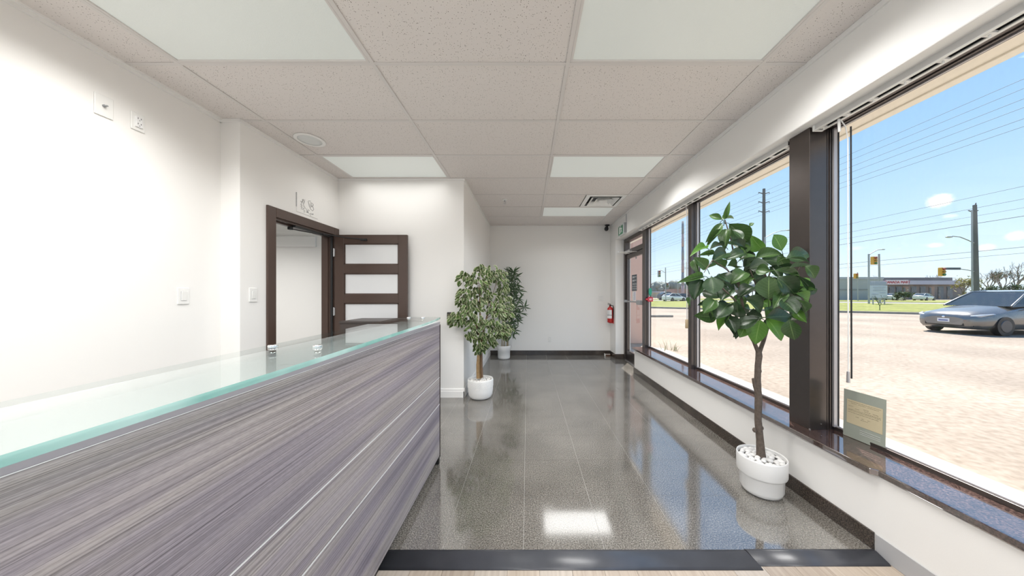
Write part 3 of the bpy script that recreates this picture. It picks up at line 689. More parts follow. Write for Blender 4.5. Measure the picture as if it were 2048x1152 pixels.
for i in range(3):
    zc = 1.585 - i*0.062
    q.box(1.9343, 1.9352, 5.40, 5.50, zc-0.016, zc+0.016); q.box(1.9343, 1.9352, 5.31, 5.385, zc-0.004, zc+0.012)
for i in range(3):
    for j in range(4):
        q.tube([(1.9352, 5.315+j*0.058, 1.455-i*0.04), (1.9343, 5.315+j*0.058, 1.455-i*0.04)], 0.015, 10)
obj('notice_marks', q, pm('pale print', (0.50, 0.52, 0.53), 0.6), leaf2)
q = MB(); q.box(1.9355, 1.9366, 5.335, 5.50, 1.155, 1.33); obj('flyer', q, M_paper, leaf2)
q = MB()
for i in range(6): q.box(1.9345, 1.9355, 5.35, 5.43+0.008*(i % 3), 1.30-i*0.024, 1.312-i*0.024)
obj('flyer_print', q, M_lavender, leaf2)
q = MB(); q.box(1.9352, 1.9366, 5.295, 5.345, 1.91, 1.945); obj('sticker', q, M_galv, leaf2)
cl = MB(); cl.box(1.84, 1.898, 5.40, 5.66, 2.035, 2.09); obj('closer_body', cl, M_silver, d2, bevel=0.006)
q = MB(); q.bar((1.87, 5.48, 2.022), (1.59, 5.22, 2.008), 0.026, 0.008); q.bar((1.59, 5.22, 2.012), (1.905, 5.20, 2.02), 0.022, 0.008); q.lathe([(0.016, 2.0), (0.016, 2.024)], (1.59, 5.22, 0), 12); obj('closer_arm', q, M_white, d2)
q = MB(); q.box(1.89, 2.0, 4.915, 5.80, 0.0, 0.012); obj('threshold', q, M_silver, d2)

# little tag on mullion
tg = empty('hanging_tag', (1.88, 4.79, 1.17), 'small green oval and red tag on the window mullion by door', 'tag')
q = MB(); q.lathe([(0.0, -0.004), (0.9, -0.004), (1.0, 0.0), (0.9, 0.004), (0.0, 0.004)], (0, 0, 0), 24, sx=0.027, sy=0.062)
for i_, v_ in enumerate(q.v): q.v[i_] = Vector((1.963+v_.x, 4.775+v_.z, 1.315+v_.y))
obj('green_oval', q, pm('green felt', (0.03, 0.30, 0.20), 0.6), tg)
q = MB(); q.obox((1.962, 4.77, 1.195), (0.085, 0.02, 0.075)); q.obox((1.912, 4.77, 1.195), (0.05, 0.016, 0.03)); obj('red_tag', q, pm('red plastic', (0.45, 0.03, 0.05), 0.4), tg, bevel=0.008)
q = MB(); q.box(1.942, 1.985, 4.758, 4.760, 1.20, 1.207); q.box(1.942, 1.98, 4.758, 4.760, 1.183, 1.19); obj('lettering', q, M_paper, tg)

# ------------------------------------------------------------------ interior door
d1 = tag(empty('door_1', (XL2, 3.2, 0)), 'dark brown interior door standing open with frosted glass lites', 'door', None, 'structure')
q = MB(); cx0, cx1 = XL2-0.005, XL2+0.018
q.box(cx0, cx1, 2.683, 2.772, 0, 2.083); q.box(cx0, cx1, 3.612, 3.698, 0, 2.083); q.box(cx0, cx1, 2.772, 3.612, 1.995, 2.083); obj('casing', q, M_brown, d1, bevel=0.003)
q = MB(); q.box(XL2-0.135, XL2-0.002, DY0-0.002, DY0+0.02, 0, 2.0); q.box(XL2-0.135, XL2-0.002, DY1-0.02, DY1+0.002, 0, 2.0); q.box(XL2-0.135, XL2-0.002, DY0+0.02, DY1-0.02, 1.978, 2.001); obj('jamb', q, M_brown, d1)
q = MB(); q.box(XL2-0.09, XL2-0.05, DY1-0.034, DY1-0.02, 0, 1.978); q.box(XL2-0.09, XL2-0.05, DY0+0.02, DY0+0.034, 0, 1.978); q.box(XL2-0.09, XL2-0.05, DY0+0.034, DY1-0.034, 1.962, 1.978); obj('stop', q, M_brown, d1)
q = MB(); q.box(XL2-0.02, XL2+0.004, DY1-0.030, DY1-0.019, 0.05, 1.975); obj('seal', q, M_black, d1)
lx0, lx1, ly0, ly1, lz0, lz1 = -2.325, -1.452, 3.598, 3.638, 0.012, 1.995
lites = []
zt = lz1-0.108
q = MB(); sl, sr = 0.112, 0.105
q.box(lx0, lx0+sl, ly0, ly1, lz0, lz1); q.box(lx1-sr, lx1, ly0, ly1, lz0, lz1); q.box(lx0+sl, lx1-sr, ly0, ly1, lz1-0.108, lz1)
z = lz1-0.108
for i in range(5):
    lites.append((z-0.252, z)); z -= 0.252
    h = 0.107 if i < 4 else (z-lz0)
    q.box(lx0+sl, lx1-sr, ly0, ly1, z-h, z); z -= h
leaf1 = obj('door_leaf', q, M_brown, d1, bevel=0.004)
for (a, b) in lites:
    q = MB(); q.box(lx0+sl-0.004, lx1-sr+0.004, ly0+0.014, ly1-0.014, a-0.004, b+0.004); obj('frosted_pane', q, M_frost, leaf1)
    q = MB(); t = 0.011
    for (u0, u1, w0, w1) in ((lx0+sl, lx1-sr, a, a+t), (lx0+sl, lx1-sr, b-t, b), (lx0+sl, lx0+sl+t, a, b), (lx1-sr-t, lx1-sr, a, b)): q.box(u0, u1, ly0+0.006, ly0+0.014, w0, w1)
    obj('pane_bead', q, M_brown, leaf1)
for zz in (1.78, 1.07, 0.25):
    q = MB(); q.tube([(lx0-0.008, ly0-0.004, zz-0.05), (lx0-0.008, ly0-0.004, zz+0.05)], 0.007, 8); q.box(lx0-0.006, lx0+0.006, ly0-0.006, ly0+0.002, zz-0.045, zz+0.045); obj('hinge', q, M_silver, d1)
q = MB(); q.bar((-2.33, 3.40, 1.966), (-2.20, 3.555, 1.958), 0.02, 0.01); q.bar((-2.20, 3.555, 1.957), (-1.98, 3.585, 1.935), 0.018, 0.01); q.obox((-1.965, 3.587, 1.932), (0.07, 0.024, 0.026)); obj('closer_arm', q, M_black, d1)
q = MB(); q.obox((-2.40, 3.02, 1.945), (0.03, 0.035, 0.03)); q.bar((-2.40, 3.02, 1.94), (-2.34, 3.42, 1.955), 0.012, 0.01); q.obox((-2.37, 3.30, 1.968), (0.04, 0.55, 0.018)); obj('track_closer', q, M_black, d1)
q = MB(); q.tube([(-2.372, 3.28, 1.945), (-2.372, 3.28, 1.955)], 0.01, 10); obj('roller', q, M_chrome, d1)
q = MB(); q.box(lx0+0.80, lx0+0.86, ly0-0.006, ly0, 0.83, 0.96); q.tube([(lx0+0.83, ly0-0.005, 0.9), (lx0+0.83, ly0-0.05, 0.9), (lx0+0.72, ly0-0.05, 0.9)], 0.009, 8); obj('lever_handle', q, M_silver, d1)
# strike plate
q = MB(); q.box(XL2-0.10, XL2-0.02, DY0+0.0195, DY0+0.022, 0.93, 1.06); obj('strike_plate', q, M_silver, d1)

# room behind the door
mb = MB(); mb.box(-5.6, XL2-0.13, 4.60, 4.75, -0.02, 2.75); mb.box(-5.75, -5.6, 0.9, 4.75, -0.02, 2.75); mb.box(-5.6, XL-0.15, 0.75, 0.9, -0.02, 2.75); mb.box(-5.75, XL2-0.131, 0.75, 4.75, 2.70, 2.8)
obj('wall_back_room', mb, M_wall, label='white walls of the room seen through the doorway', cat='wall', kind='structure')
mb = MB(); mb.box(-5.75, XL2-0.131, 0.75, 4.6, -0.12, 0.0); obj('floor_back_room', mb, M_tile, label='tiled floor of the room behind the door', cat='floor', kind='structure')
mb = MB(); mb.box(-5.6, -3.25, 4.565, 4.6, 2.005, 2.165); obj('trim_3', mb, M_trimw, bevel=0.004, label='shallow white band across the wall seen through the doorway', cat='trim', kind='structure')
br = empty('ceiling_light', (-3.9, 3.0, 2.70), 'added fill light panel in the back room, out of view', 'ceiling light')  # unseen panel added to brighten the view through the doorway
q = MB(); q.box(-4.5, -3.3, 2.7, 3.3, 2.685, 2.70); obj('diffuser', q, M_dif_lit, br)
lamp('back_room_fill', (-3.9, 3.0, 2.68), 1.1, 0.55, 45)  # added fill light for the back room

# ------------------------------------------------------------------ reception desk
DX, DE = -0.665, 2.268
dk = empty('reception_desk', (-0.82, 0.5, 0), 'long reception desk clad in grey brown wood grain panels', 'desk')
q = MB(); q.box(-0.95, DX-0.02, -1.3, DE-0.008, 0.05, 1.0495); obj('carcass', q, M_white, dk)
for (a, b) in ((0.057, 0.4435), (0.4505, 0.6465), (0.6535, 1.048)):
    q = MB(); q.box(DX-0.018, DX, -1.3, DE-0.008, a, b); obj('front_panel', q, M_desk, dk, bevel=0.001)
for zz in (0.447, 0.650):
    q = MB(); q.box(DX-0.016, DX+0.0008, -1.3, DE-0.008, zz-0.0022, zz+0.0022); obj('metal_reveal', q, M_bright, dk)
q = MB(); q.box(DX-0.016, DX+0.0012, -1.3, DE-0.006, 1.048, 1.0495); obj('metal_edge', q, M_bright, dk)
q = MB(); q.box(-0.965, DX+0.001, -1.3, DE, 1.0495, 1.070); obj('counter_slab', q, [pm('lilac grey laminate edge', (0.33, 0.31, 0.34), 0.4)], dk, bevel=0.001)
q = MB(); q.box(-0.963, DX-0.003, -1.3, DE-0.004, 1.070, 1.0712); obj('counter_face', q, pm('white laminate', (0.56, 0.565, 0.57), 0.35), dk)
q = MB(); q.box(-0.96, DX+0.004, DE-0.009, DE, 0.05, 1.0495); obj('end_trim', q, M_bronze, dk)
q = MB(); q.box(-0.92, DX-0.03, -1.3, DE-0.03, -0.012, 0.05); q.box(-0.94, DX-0.002, DE-0.03, DE-0.002, 0.0, 0.05); obj('plinth', q, M_black, dk)
# glass shelf
fr = [(-0.6, -0.585), (0.2, -0.582), (0.334, -0.581), (0.683, -0.581), (0.862, -0.585), (1.096, -0.594), (1.407, -0.606), (1.75, -0.620), (2.05, -0.640), (2.25, -0.664), (2.31, -0.675)]
re_ = [(-0.6, -0.86), (0.2, -0.86), (0.487, -0.868), (0.862, -0.892), (1.096, -0.903), (1.407, -0.92), (1.75, -0.945), (2.05, -0.965), (2.25, -0.97), (2.315, -0.972)]
def interp(t, pts):
    for (a, b), (c, d) in zip(pts, pts[1:]):
        if a <= t <= c: return b + (d-b)*(t-a)/(c-a)
    return pts[-1][1]
gy = [-0.6+i*2.91/48 for i in range(49)]
GZ0, GZ1 = 1.088, 1.102
g = MB()
gt = empty('glass_countertop', (-0.75, 0.9, 1.07), 'pale green glass shelf on chrome standoffs above the desk', 'glass shelf')
o = 0
for y in gy:
    a, b = interp(y, re_), interp(y, fr)
    g.v += [Vector((a, y, GZ0)), Vector((b, y, GZ0)), Vector((b, y, GZ1)), Vector((a, y, GZ1))]
for i in range(len(gy)-1):
    p = 4*i; n = p+4
    g.m = 0; g.face((p+3, p+2, n+2, n+3)); g.face((p, n, n+1, p+1))
    g.m = 1; g.face((p+1, n+1, n+2, p+2)); g.m = 0; g.face((p, p+3, n+3, n))
g.face((0, 1, 2, 3)); e = 4*(len(gy)-1); g.face((e+3, e+2, e+1, e))
obj('glass_sheet', g, [M_shelf, M_edge], gt)
for (x, y) in ((-0.853, 1.0), (-0.703, 1.0), (-0.875, 2.2), (-0.772, 2.2), (-0.83, 0.05), (-0.70, 0.05)):
    q = MB(); q.lathe([(0.0135, GZ1), (0.0140, GZ1+0.0015), (0.0140, GZ1+0.006), (0.0125, GZ1+0.0075), (0.0, GZ1+0.0075)], (x, y, 0), 24)
    so = obj('standoff', q, M_chrome, gt)
    q = MB(); q.lathe([(0.0095, 1.0712), (0.0095, GZ0)], (x, y, 0), 20); obj('spacer', q, M_chrome, so)
# low dark cabinet behind desk
cb = empty('low_cabinet', (-1.55, 3.22, 0), 'low dark brown cabinet between the desk and brown door', 'cabinet')
q = MB(); q.box(-1.885, -1.2, 3.0, 3.40, 0.06, 0.985); obj('body', q, pm('dark grey brown panel', (0.050, 0.038, 0.034), 0.4, var=0.08), cb, bevel=0.002)
q = MB(); q.box(-1.89, -1.195, 2.99, 3.41, 0.985, 1.006); obj('top', q, pm('dark cabinet top', (0.040, 0.031, 0.028), 0.35, var=0.08), cb, bevel=0.002)
q = MB(); q.box(-1.87, -1.22, 3.02, 3.38, 0.0, 0.06); obj('plinth', q, M_black, cb)

# ------------------------------------------------------------------ wall devices
def plate(parent, x, y0, y1, z0, z1, th=0.007):
    q = MB(); q.box(x, x+th, y0, y1, z0, z1); return obj('plate', q, M_white, parent, bevel=0.003)
cx = empty('coax_plate', (XL, 1.766, 2.33), 'blank white wall plate with coax connector, high on left wall', 'wall plate')
plate(cx, XL, 1.726, 1.806, 2.329, 2.454)
q = MB(); q.tube([(XL+0.006, 1.764, 2.391), (XL+0.012, 1.764, 2.391)], 0.009, 6); q.tube([(XL+0.012, 1.764, 2.391), (XL+0.028, 1.764, 2.391)], 0.005, 10); obj('connector', q, M_galv, cx)
ou = empty('power_outlet', (XL, 1.92, 2.33), 'white decorator power outlet high on left wall', 'power outlet')
plate(ou, XL, 1.885, 1.955, 2.329, 2.441)
def outlet_insert(par, ax, x, y, z, s=1):
    q = MB(); q.box(x, x+0.010, y-0.017, y+0.017, z-0.034, z+0.034); obj('insert', q, M_paper, par, bevel=0.002)
    q = MB()
    for dz in (0.017, -0.017):
        q.box(x+0.010, x+0.0108, y-0.009, y-0.006, z+dz, z+dz+0.009); q.box(x+0.010, x+0.0108, y+0.006, y+0.009, z+dz, z+dz+0.009); q.box(x+0.010, x+0.0108, y-0.002, y+0.002, z+dz-0.010, z+dz-0.006)
    obj('slots', q, M_ink, par)
outlet_insert(ou, 0, XL+0.0055, 1.92, 2.385)
def rocker(name, x, y, z, label, w=0.075, h=0.12):
    s = empty(name, (x, y, z-h/2), label, 'light switch'); plate(s, x, y-w/2, y+w/2, z-h/2, z+h/2)
    q = MB(); R = Matrix.Rotation(0.05, 3, 'Y'); q.obox((x+0.0085, y, z), (0.006, 0.033, 0.066), R); obj('rocker', q, M_white, s, bevel=0.0015)
    q = MB(); q.box(x+0.0068, x+0.0073, y-0.0185, y+0.0185, z-0.035, z+0.035); obj('rocker_gap', q, M_vinyl, s)
rocker('light_switch', XL, 2.174, 1.265, 'white rocker switch on left wall above the desk')
rocker('light_switch', XL2, 2.553, 1.272, 'white rocker switch beside the brown door frame')
q_ = empty('wall_outlet_box', (-0.967, YP, 0.90), 'black wall box half hidden behind the ficus leaves', 'outlet box')
q = MB(); q.box(-0.995, -0.925, YP-0.018, YP, 0.895, 1.055); obj('box', q, M_black, q_, bevel=0.006)
q = MB()
for i in range(8): q.box(-0.985, -0.935, YP-0.0195, YP-0.0178, 0.91+i*0.0165, 0.919+i*0.0165)
obj('slots', q, pm('brass slots', (0.22, 0.2, 0.1), 0.4), q_)
# far wall plates (face -y)
def plate_y(name, x, z, label, cat, w=0.07, h=0.115):
    s = empty(name, (x, YF, z-h/2), label, cat)
    q = MB(); q.box(x-w/2, x+w/2, YF-0.007, YF, z-h/2, z+h/2); obj('plate', q, M_white, s, bevel=0.003)
    q = MB(); q.box(x-0.017, x+0.017, YF-0.0115, YF-0.006, z-0.033, z+0.033); obj('insert', q, M_white, s, bevel=0.001)
    q = MB(); q.box(x-0.0188, x+0.0188, YF-0.0075, YF-0.0065, z-0.035, z+0.035); obj('insert_gap', q, M_vinyl, s)
    return s
plate_y('light_switch', 1.54, 1.19, 'white switch plate on far wall near extinguisher', 'light switch', 0.11)
s = plate_y('power_outlet', 0.464, 0.335, 'white power outlet low on the far wall', 'power outlet')
# plaque above the door
pl = empty('wall_plaque', (XL2, 3.15, 2.14), 'clear plaque with scribbled writing above the brown door', 'plaque')
q = MB(); q.box(XL2, XL2+0.004, 3.035, 3.345, 2.12, 2.315); obj('plate', q, M_wall, pl, bevel=0.001)
q = MB(); q.box(XL2, XL2+0.006, 3.030, 3.035, 2.17, 2.315); obj('edge', q, M_vinyl, pl)
q = MB()
def stroke(pts, r=0.0026):
    r *= 0.62
    # pts in plaque units (u right 0..1, v up 0..1) over the writing area
    q.tube([(XL2+0.0048, 3.07+u*0.22, 2.135+v*0.15) for u, v in pts], r, 5)
stroke([(0.55, 0.92), (0.62, 0.62), (0.72, 0.42), (0.86, 0.34), (0.93, 0.48), (0.88, 0.62), (0.76, 0.66), (0.88, 0.70), (0.90, 0.84), (0.80, 0.90), (0.68, 0.86)])
stroke([(0.58, 0.96), (0.74, 1.0)]); stroke([(0.66, 0.78), (0.74, 0.54)]); stroke([(0.76, 0.84), (0.80, 0.6)])
rr = random.Random(11)
for i in range(26):
    a = 2.2+ i*0.125; u = 0.60+0.50*math.cos(a); v = 0.52+0.46*math.sin(a)
    p = [(u, v)]
    for k in range(3): p.append((p[-1][0]+rr.uniform(-.05, .06), p[-1][1]+rr.uniform(-.10, .10)))
    stroke(p, 0.0016)
for i in range(16):
    a = 2.5+ i*0.16; u = 0.58+0.33*math.cos(a); v = 0.55+0.30*math.sin(a)
    p = [(u, v)]
    for k in range(2): p.append((p[-1][0]+rr.uniform(-.05, .05), p[-1][1]+rr.uniform(-.09, .09)))
    stroke(p, 0.0015)
obj('writing', q, M_ink, pl)
# exit sign
es = empty('exit_sign', (1.70, 5.38, 2.34), 'green running man exit sign box on bulkhead above door', 'exit sign')
q = MB(); q.box(1.678, XR, 5.235, 5.525, 2.335, 2.535); obj('housing', q, pm('sign housing', (0.62, 0.64, 0.63), 0.4), es, bevel=0.006)
q = MB(); q.box(1.6765, 1.6785, 5.25, 5.51, 2.35, 2.505); obj('face', q, M_greenlab, es)
q = MB(); X = 1.6757
def fl2(poly):
    o = len(q.v); n = len(poly)
    for dx in (0.0, 0.0012): q.v.extend([Vector((X+dx, 5.38+u, 2.428+v)) for u, v in poly])
    q.face(range(o, o+n)); q.face(range(o+2*n-1, o+n-1, -1))
    for i in range(n): q.face((o+i, o+(i+1) % n, o+n+(i+1) % n, o+n+i))
fl2([(0.025, -0.062), (0.075, -0.062), (0.075, 0.062), (0.025, 0.062)])
fl2([(-0.085, -0.05), (-0.07, -0.055), (-0.04, -0.015), (-0.015, -0.05), (0.0, -0.045), (-0.022, 0.0), (-0.012, 0.03), (0.012, 0.02), (0.016, 0.03), (-0.012, 0.045), (-0.045, 0.04), (-0.075, 0.015), (-0.066, 0.008), (-0.045, 0.022), (-0.05, 0.0)])
fl2([(-0.018+0.012*math.cos(t*PI/5), 0.062+0.012*math.sin(t*PI/5)) for t in range(10)])
obj('pictogram', q, M_paper, es)
q = MB(); q.tube([(1.728, 5.225, 2.535), (1.728, 5.225, 2.69)], 0.006, 8); obj('conduit', q, M_vinyl, es)
q = MB(); q.box(1.69, XR, 5.218, 5.2345, 2.36, 2.535); obj('bracket', q, M_galv, es)
# fire extinguisher on right return wall
ex, ey, ez = 1.668, 6.03, 0.705
fe = empty('fire_extinguisher', (ex, ey, ez), 'red fire extinguisher with white label mounted beside exit', 'fire extinguisher')
q = MB(); q.lathe([(0.0, ez), (0.048, ez), (0.056, ez+0.008), (0.056, ez+0.265), (0.050, ez+0.29), (0.03, ez+0.31), (0.018, ez+0.318), (0.018, ez+0.335)], (ex, ey, 0), 28); obj('cylinder', q, M_red, fe)
def wrap(z0, z1, a0, a1, r, mat, name):
    q = MB(); n = 12; o = 0
    for i in range(n+1):
        a = a0+(a1-a0)*i/n
        for rr_, z in ((r, z0), (r, z1)): q.v.append(Vector((ex+rr_*math.cos(a), ey+rr_*math.sin(a), z)))
    for i in range(n): q.face((2*i, 2*i+2, 2*i+3, 2*i+1), True)
    obj(name, q, mat, fe)
wrap(ez+0.155, ez+0.255, PI*0.98, PI*1.62, 0.0566, M_paper, 'upper_label'); wrap(ez+0.085, ez+0.145, PI*0.98, PI*1.62, 0.0566, M_paper, 'lower_label')
wrap(ez+0.145, ez+0.155, PI*0.9, PI*1.7, 0.0568, M_ink, 'label_band')
q = MB()
for i in range(5): q.tube([(ex+0.0572*math.cos(a), ey+0.0572*math.sin(a), ez+0.238-i*0.017) for a in (PI*1.1, PI*1.25, PI*1.4)], 0.0017, 5)
obj('label_text', q, M_ink, fe)
q = MB(); q.tube([(ex, ey, ez+0.33), (ex, ey, ez+0.36)], 0.016, 12); q.bar((ex+0.02, ey-0.01, ez+0.352), (ex-0.06, ey-0.05, ez+0.365), 0.018, 0.008); q.bar((ex+0.01, ey, ez+0.366), (ex-0.055, ey-0.045, ez+0.392), 0.018, 0.006); obj('valve', q, M_black, fe)
q = MB(); q.tube([(ex+0.01, ey-0.015, ez+0.345), (ex+0.05, ey-0.03, ez+0.34), (ex+0.055, ey-0.045, ez+0.29), (ex+0.05, ey-0.05, ez+0.15), (ex+0.048, ey-0.05, ez+0.09)], 0.008, 8); obj('hose', q, M_black, fe)
q = MB(); q.box(ex+0.056, XR, ey-0.025, ey+0.025, ez-0.02, ez+0.31); q.box(ex-0.02, XR, ey-0.03, ey+0.03, ez-0.012, ez-0.001); obj('bracket', q, M_red, fe)
# door stop on floor
dsb = empty('doorstop', (1.655, 6.17, 0), 'small brown and white doorstop on floor in far corner', 'doorstop')
q = MB(); q.box(1.60, 1.71, 6.14, 6.20, 0, 0.045); obj('block', q, pm('brown wood', (0.10, 0.05, 0.03), 0.5, var=0.2), dsb, bevel=0.004)
q = MB(); q.box(1.592, 1.603, 6.137, 6.203, 0, 0.048); q.box(1.60, 1.70, 6.139, 6.141, 0.036, 0.046); obj('white_edge', q, M_white, dsb)

# permit card on the sill
pcx = empty('permit_card', (1.955, 1.73, 0.414), 'grey green permit card leaning on near window sill', 'card')
A, B, T = Vector((1.944, 1.838, 0.4165)), Vector((1.962, 1.636, 0.4165)), Vector((0.006, 0, 0.283))
def card(u0, u1, v0, v1, off, mat, name):
    n = (B-A).cross(T).normalized()
    if n.x > 0: n = -n
    q = MB(); p = [A+(B-A)*u+T*v for u, v in ((u0, v0), (u1, v0), (u1, v1), (u0, v1))]
    vs = [a+n*off for a in p]+[a+n*(off+0.0012) for a in p]
    q.add(vs, [(0,1,2,3),(7,6,5,4),(0,4,5,1),(1,5,6,2),(2,6,7,3),(3,7,4,0)])
    return obj(name, q, mat, pcx)
card(0, 1, 0, 1, 0, pm('grey green card', (0.30, 0.325, 0.28), 0.35, var=0.02), 'card')
card(0.09, 0.935, 0.30, 0.80, 0.0013, pm('cream certificate', (0.52, 0.45, 0.30), 0.5, var=0.03), 'certificate')
q = MB(); n_ = (B-A).cross(T).normalized(); n_ = -n_ if n_.x > 0 else n_
rr = random.Random(5)
def dash(u0, u1, v, r=0.0007):
    q.tube([A+(B-A)*u0+T*v+n_*0.0028, A+(B-A)*u1+T*v+n_*0.0028], r, 4)
for v, segs in ((0.765, [(0.13, 0.9)]), (0.735, [(0.2, 0.34), (0.38, 0.55), (0.6, 0.85)]), (0.67, [(0.13, 0.25), (0.5, 0.62)]), (0.635, [(0.3, 0.4), (0.52, 0.66), (0.72, 0.84)]),
                (0.60, [(0.12, 0.9)]), (0.575, [(0.12, 0.9)]), (0.54, [(0.12, 0.86)]), (0.47, [(0.32, 0.4), (0.46, 0.52), (0.6, 0.66)]), (0.44, [(0.44, 0.62)])):
    for a, b in segs:
        u = a
        while u < b:
            e_ = min(b, u+rr.uniform(0.02, 0.06)); dash(u, e_, v); u = e_+0.012
obj('print', q, pm('brown ink', (0.12, 0.10, 0.07), 0.7), pcx)
q = MB()
for v in (0.225, 0.185, 0.15): dash(0.42, 0.90, v, 0.0006)
obj('white_lines', q, M_paper, pcx)

# ================================================================== PLANTS
def leaf_mesh(name, mat, n=7, m=4, prof=0.85, power=0.8, fold=0.12, droop=0.2, wave=0.0, seed=0, tip=0.0):
    me = bpy.data.meshes.new(name); v = []; f = []; uvs = []
    rg = random.Random(seed)
    for i in range(n+1):
        t = i/n; w = 0.5*max(0.0, math.sin(PI*t**prof))**power
        if i == 0: w = 0.012
        if i == n: w = 0.004
        for j in range(m+1):
            u = 2*j/m-1
            z = -droop*t*t + fold*abs(u)*w*1.6 + wave*math.sin(7*t+3*u+seed)*abs(u)*0.5
            v.append((u*w, t - 0.12*droop*t*t, z)); uvs.append((j/m, t))
    for i in range(n):
        for j in range(m):
            a = i*(m+1)+j; f.append((a, a+1, a+m+2, a+m+1))
    me.from_pydata(v, [], f); me.materials.append(mat)
    uvl = me.uv_layers.new(name='UVMap')
    for p in me.polygons:
        for li in p.loop_indices: uvl.data[li].uv = uvs[me.loops[li].vertex_index]
    me.polygons.foreach_set('use_smooth', [True]*len(me.polygons)); me.update()
    return me
def leaf_matrix(base, tip, width, nrm, thick=1.0):
    y = tip-base; L = y.length; y = y/L
    z = nrm - y*nrm.dot(y)
    z = z.normalized() if z.length > 1e-5 else y.orthogonal().normalized()
    x = y.cross(z)
    M = Matrix(((x.x*width, y.x*L, z.x*L, base.x), (x.y*width, y.y*L, z.y*L, base.y), (x.z*width, y.z*L, z.z*L, base.z), (0, 0, 0, 1)))
    return M
# ---- big leaved tree
TX, TY = 1.52, 1.94
tr = empty('potted_tree', (TX, TY, 0), 'tall big-leaved green tree in white two-tier pot by near window', 'potted tree')
q = MB(); q.lathe([(0.0, 0.0), (0.085, 0.0), (0.105, 0.010), (0.116, 0.035), (0.119, 0.115), (0.124, 0.122), (0.131, 0.126), (0.134, 0.135), (0.135, 0.230), (0.133, 0.237), (0.128, 0.237), (0.126, 0.228), (0.126, 0.19)], (TX, TY, 0), 56)
obj('pot', q, M_pot, tr)
q = MB(); q.lathe([(0.126, 0.213), (0.0005, 0.215)], (TX, TY, 0), 40); obj('soil', q, M_gravel, tr)
rg = random.Random(9)
pb = []
for k in range(5):
    q = MB(); q.ball((0, 0, 0), (1, 1, 1), 9, 6)
    for v in q.v: v += v*0.18*mnoise.noise(v*1.3+Vector((k*3, 0, 0)))
    pb.append(q.mesh('pebble', M_pebble, Vector((0, 0, 0))))
placed = []
for it in range(1500):
    a, r = rg.random()*2*PI, 0.110*math.sqrt(rg.random())
    if r < 0.022: continue
    p = Vector((TX+r*math.cos(a), TY+r*math.sin(a), 0)); s = rg.uniform(0.012, 0.0195)
    if any((p-o_).length < (s+s2)*0.84 for o_, s2 in placed): continue
    placed.append((p.copy(), s)); p.z = 0.214+s*0.5
    M = Matrix.Translation(p) @ Matrix.Rotation(rg.random()*6, 4, 'Z') @ Matrix.Diagonal((s*1.25, s, s*0.75, 1))
    shared('pebble', pb[rg.randrange(5)], tr, M)
def tk(px, py, d=TY): return W(px, py, d)
trunk = [tk(1522, 912), tk(1520, 880), tk(1516, 840), tk(1517, 800), tk(1515, 760), tk(1516, 730), tk(1518, 712), tk(1517, 699)]
q = MB(); rad = [0.026, 0.021, 0.0195, 0.0205, 0.018, 0.0175, 0.0185, 0.016]
pts = []; rads = []
for i in range(len(trunk)-1):
    for k in range(4):
        t = k/4; pts.append(trunk[i].lerp(trunk[i+1], t)); rads.append((rad[i]*(1-t)+rad[i+1]*t)*(1+0.07*mnoise.noise(Vector((0, 0, pts[-1].z*22)))))
pts.append(trunk[-1]); rads.append(rad[-1])
q.tube(pts, rads, 14)
q.tube([tk(1516, 792), tk(1510, 772), tk(1507, 757)], [0.013, 0.012, 0.0105], 10)
for (px, py) in ((1509, 860), (1523, 856), (1519, 742)): q.ball(tk(px, py, TY-0.005), (0.012, 0.012, 0.016), 8, 6)
obj('trunk', q, M_bark, tr)
q = MB()
def br_(ps, r0, r1):
    n = len(ps); q.tube([W(*p) for p in ps], [r0+(r1-r0)*i/(n-1) for i in range(n)], 8)
br_([(1517, 706, 1.94), (1508, 684, 1.93), (1493, 660, 1.90), (1488, 625, 1.86), (1470, 600, 1.80), (1440, 572, 1.76)], 0.013, 0.004)
br_([(1518, 706, 1.94), (1527, 682, 1.95), (1536, 652, 1.96), (1538, 600, 1.98), (1535, 560, 1.98), (1515, 520, 1.95)], 0.013, 0.005)
br_([(1535, 642, 1.96), (1530, 610, 1.92), (1512, 570, 1.88), (1500, 540, 1.86)], 0.008, 0.003)
br_([(1488, 625, 1.86), (1478, 570, 1.88), (1470, 520, 1.92), (1462, 480, 1.93), (1450, 440, 1.93)], 0.008, 0.003)
br_([(1538, 600, 1.98), (1565, 575, 1.90), (1590, 550, 1.84), (1600, 530, 1.80)], 0.007, 0.003)
br_([(1478, 570, 1.88), (1455, 540, 1.84), (1425, 520, 1.80), (1408, 545, 1.76)], 0.006, 0.002)
br_([(1535, 560, 1.98), (1545, 530, 1.98), (1552, 505, 1.97)], 0.005, 0.002)
br_([(1526, 660, 1.95), (1560, 620, 1.86), (1585, 605, 1.80)], 0.006, 0.002)
obj('branches', q, M_bark, tr)
LM = {}
for key, mat in (('d', M_leafd), ('m', M_leafm), ('b', M_leafb)):
    LM[key] = [leaf_mesh('leaf', mat, 9, 4, pf, 0.85, f_, dr, wv, sd) for f_, dr, wv, sd, pf in ((0.22, 0.22, 0.05, 1, 0.86), (0.32, 0.38, 0.07, 2, 1.0), (0.14, 0.10, 0.06, 3, 1.08), (0.42, 0.16, 0.08, 4, 0.92))]
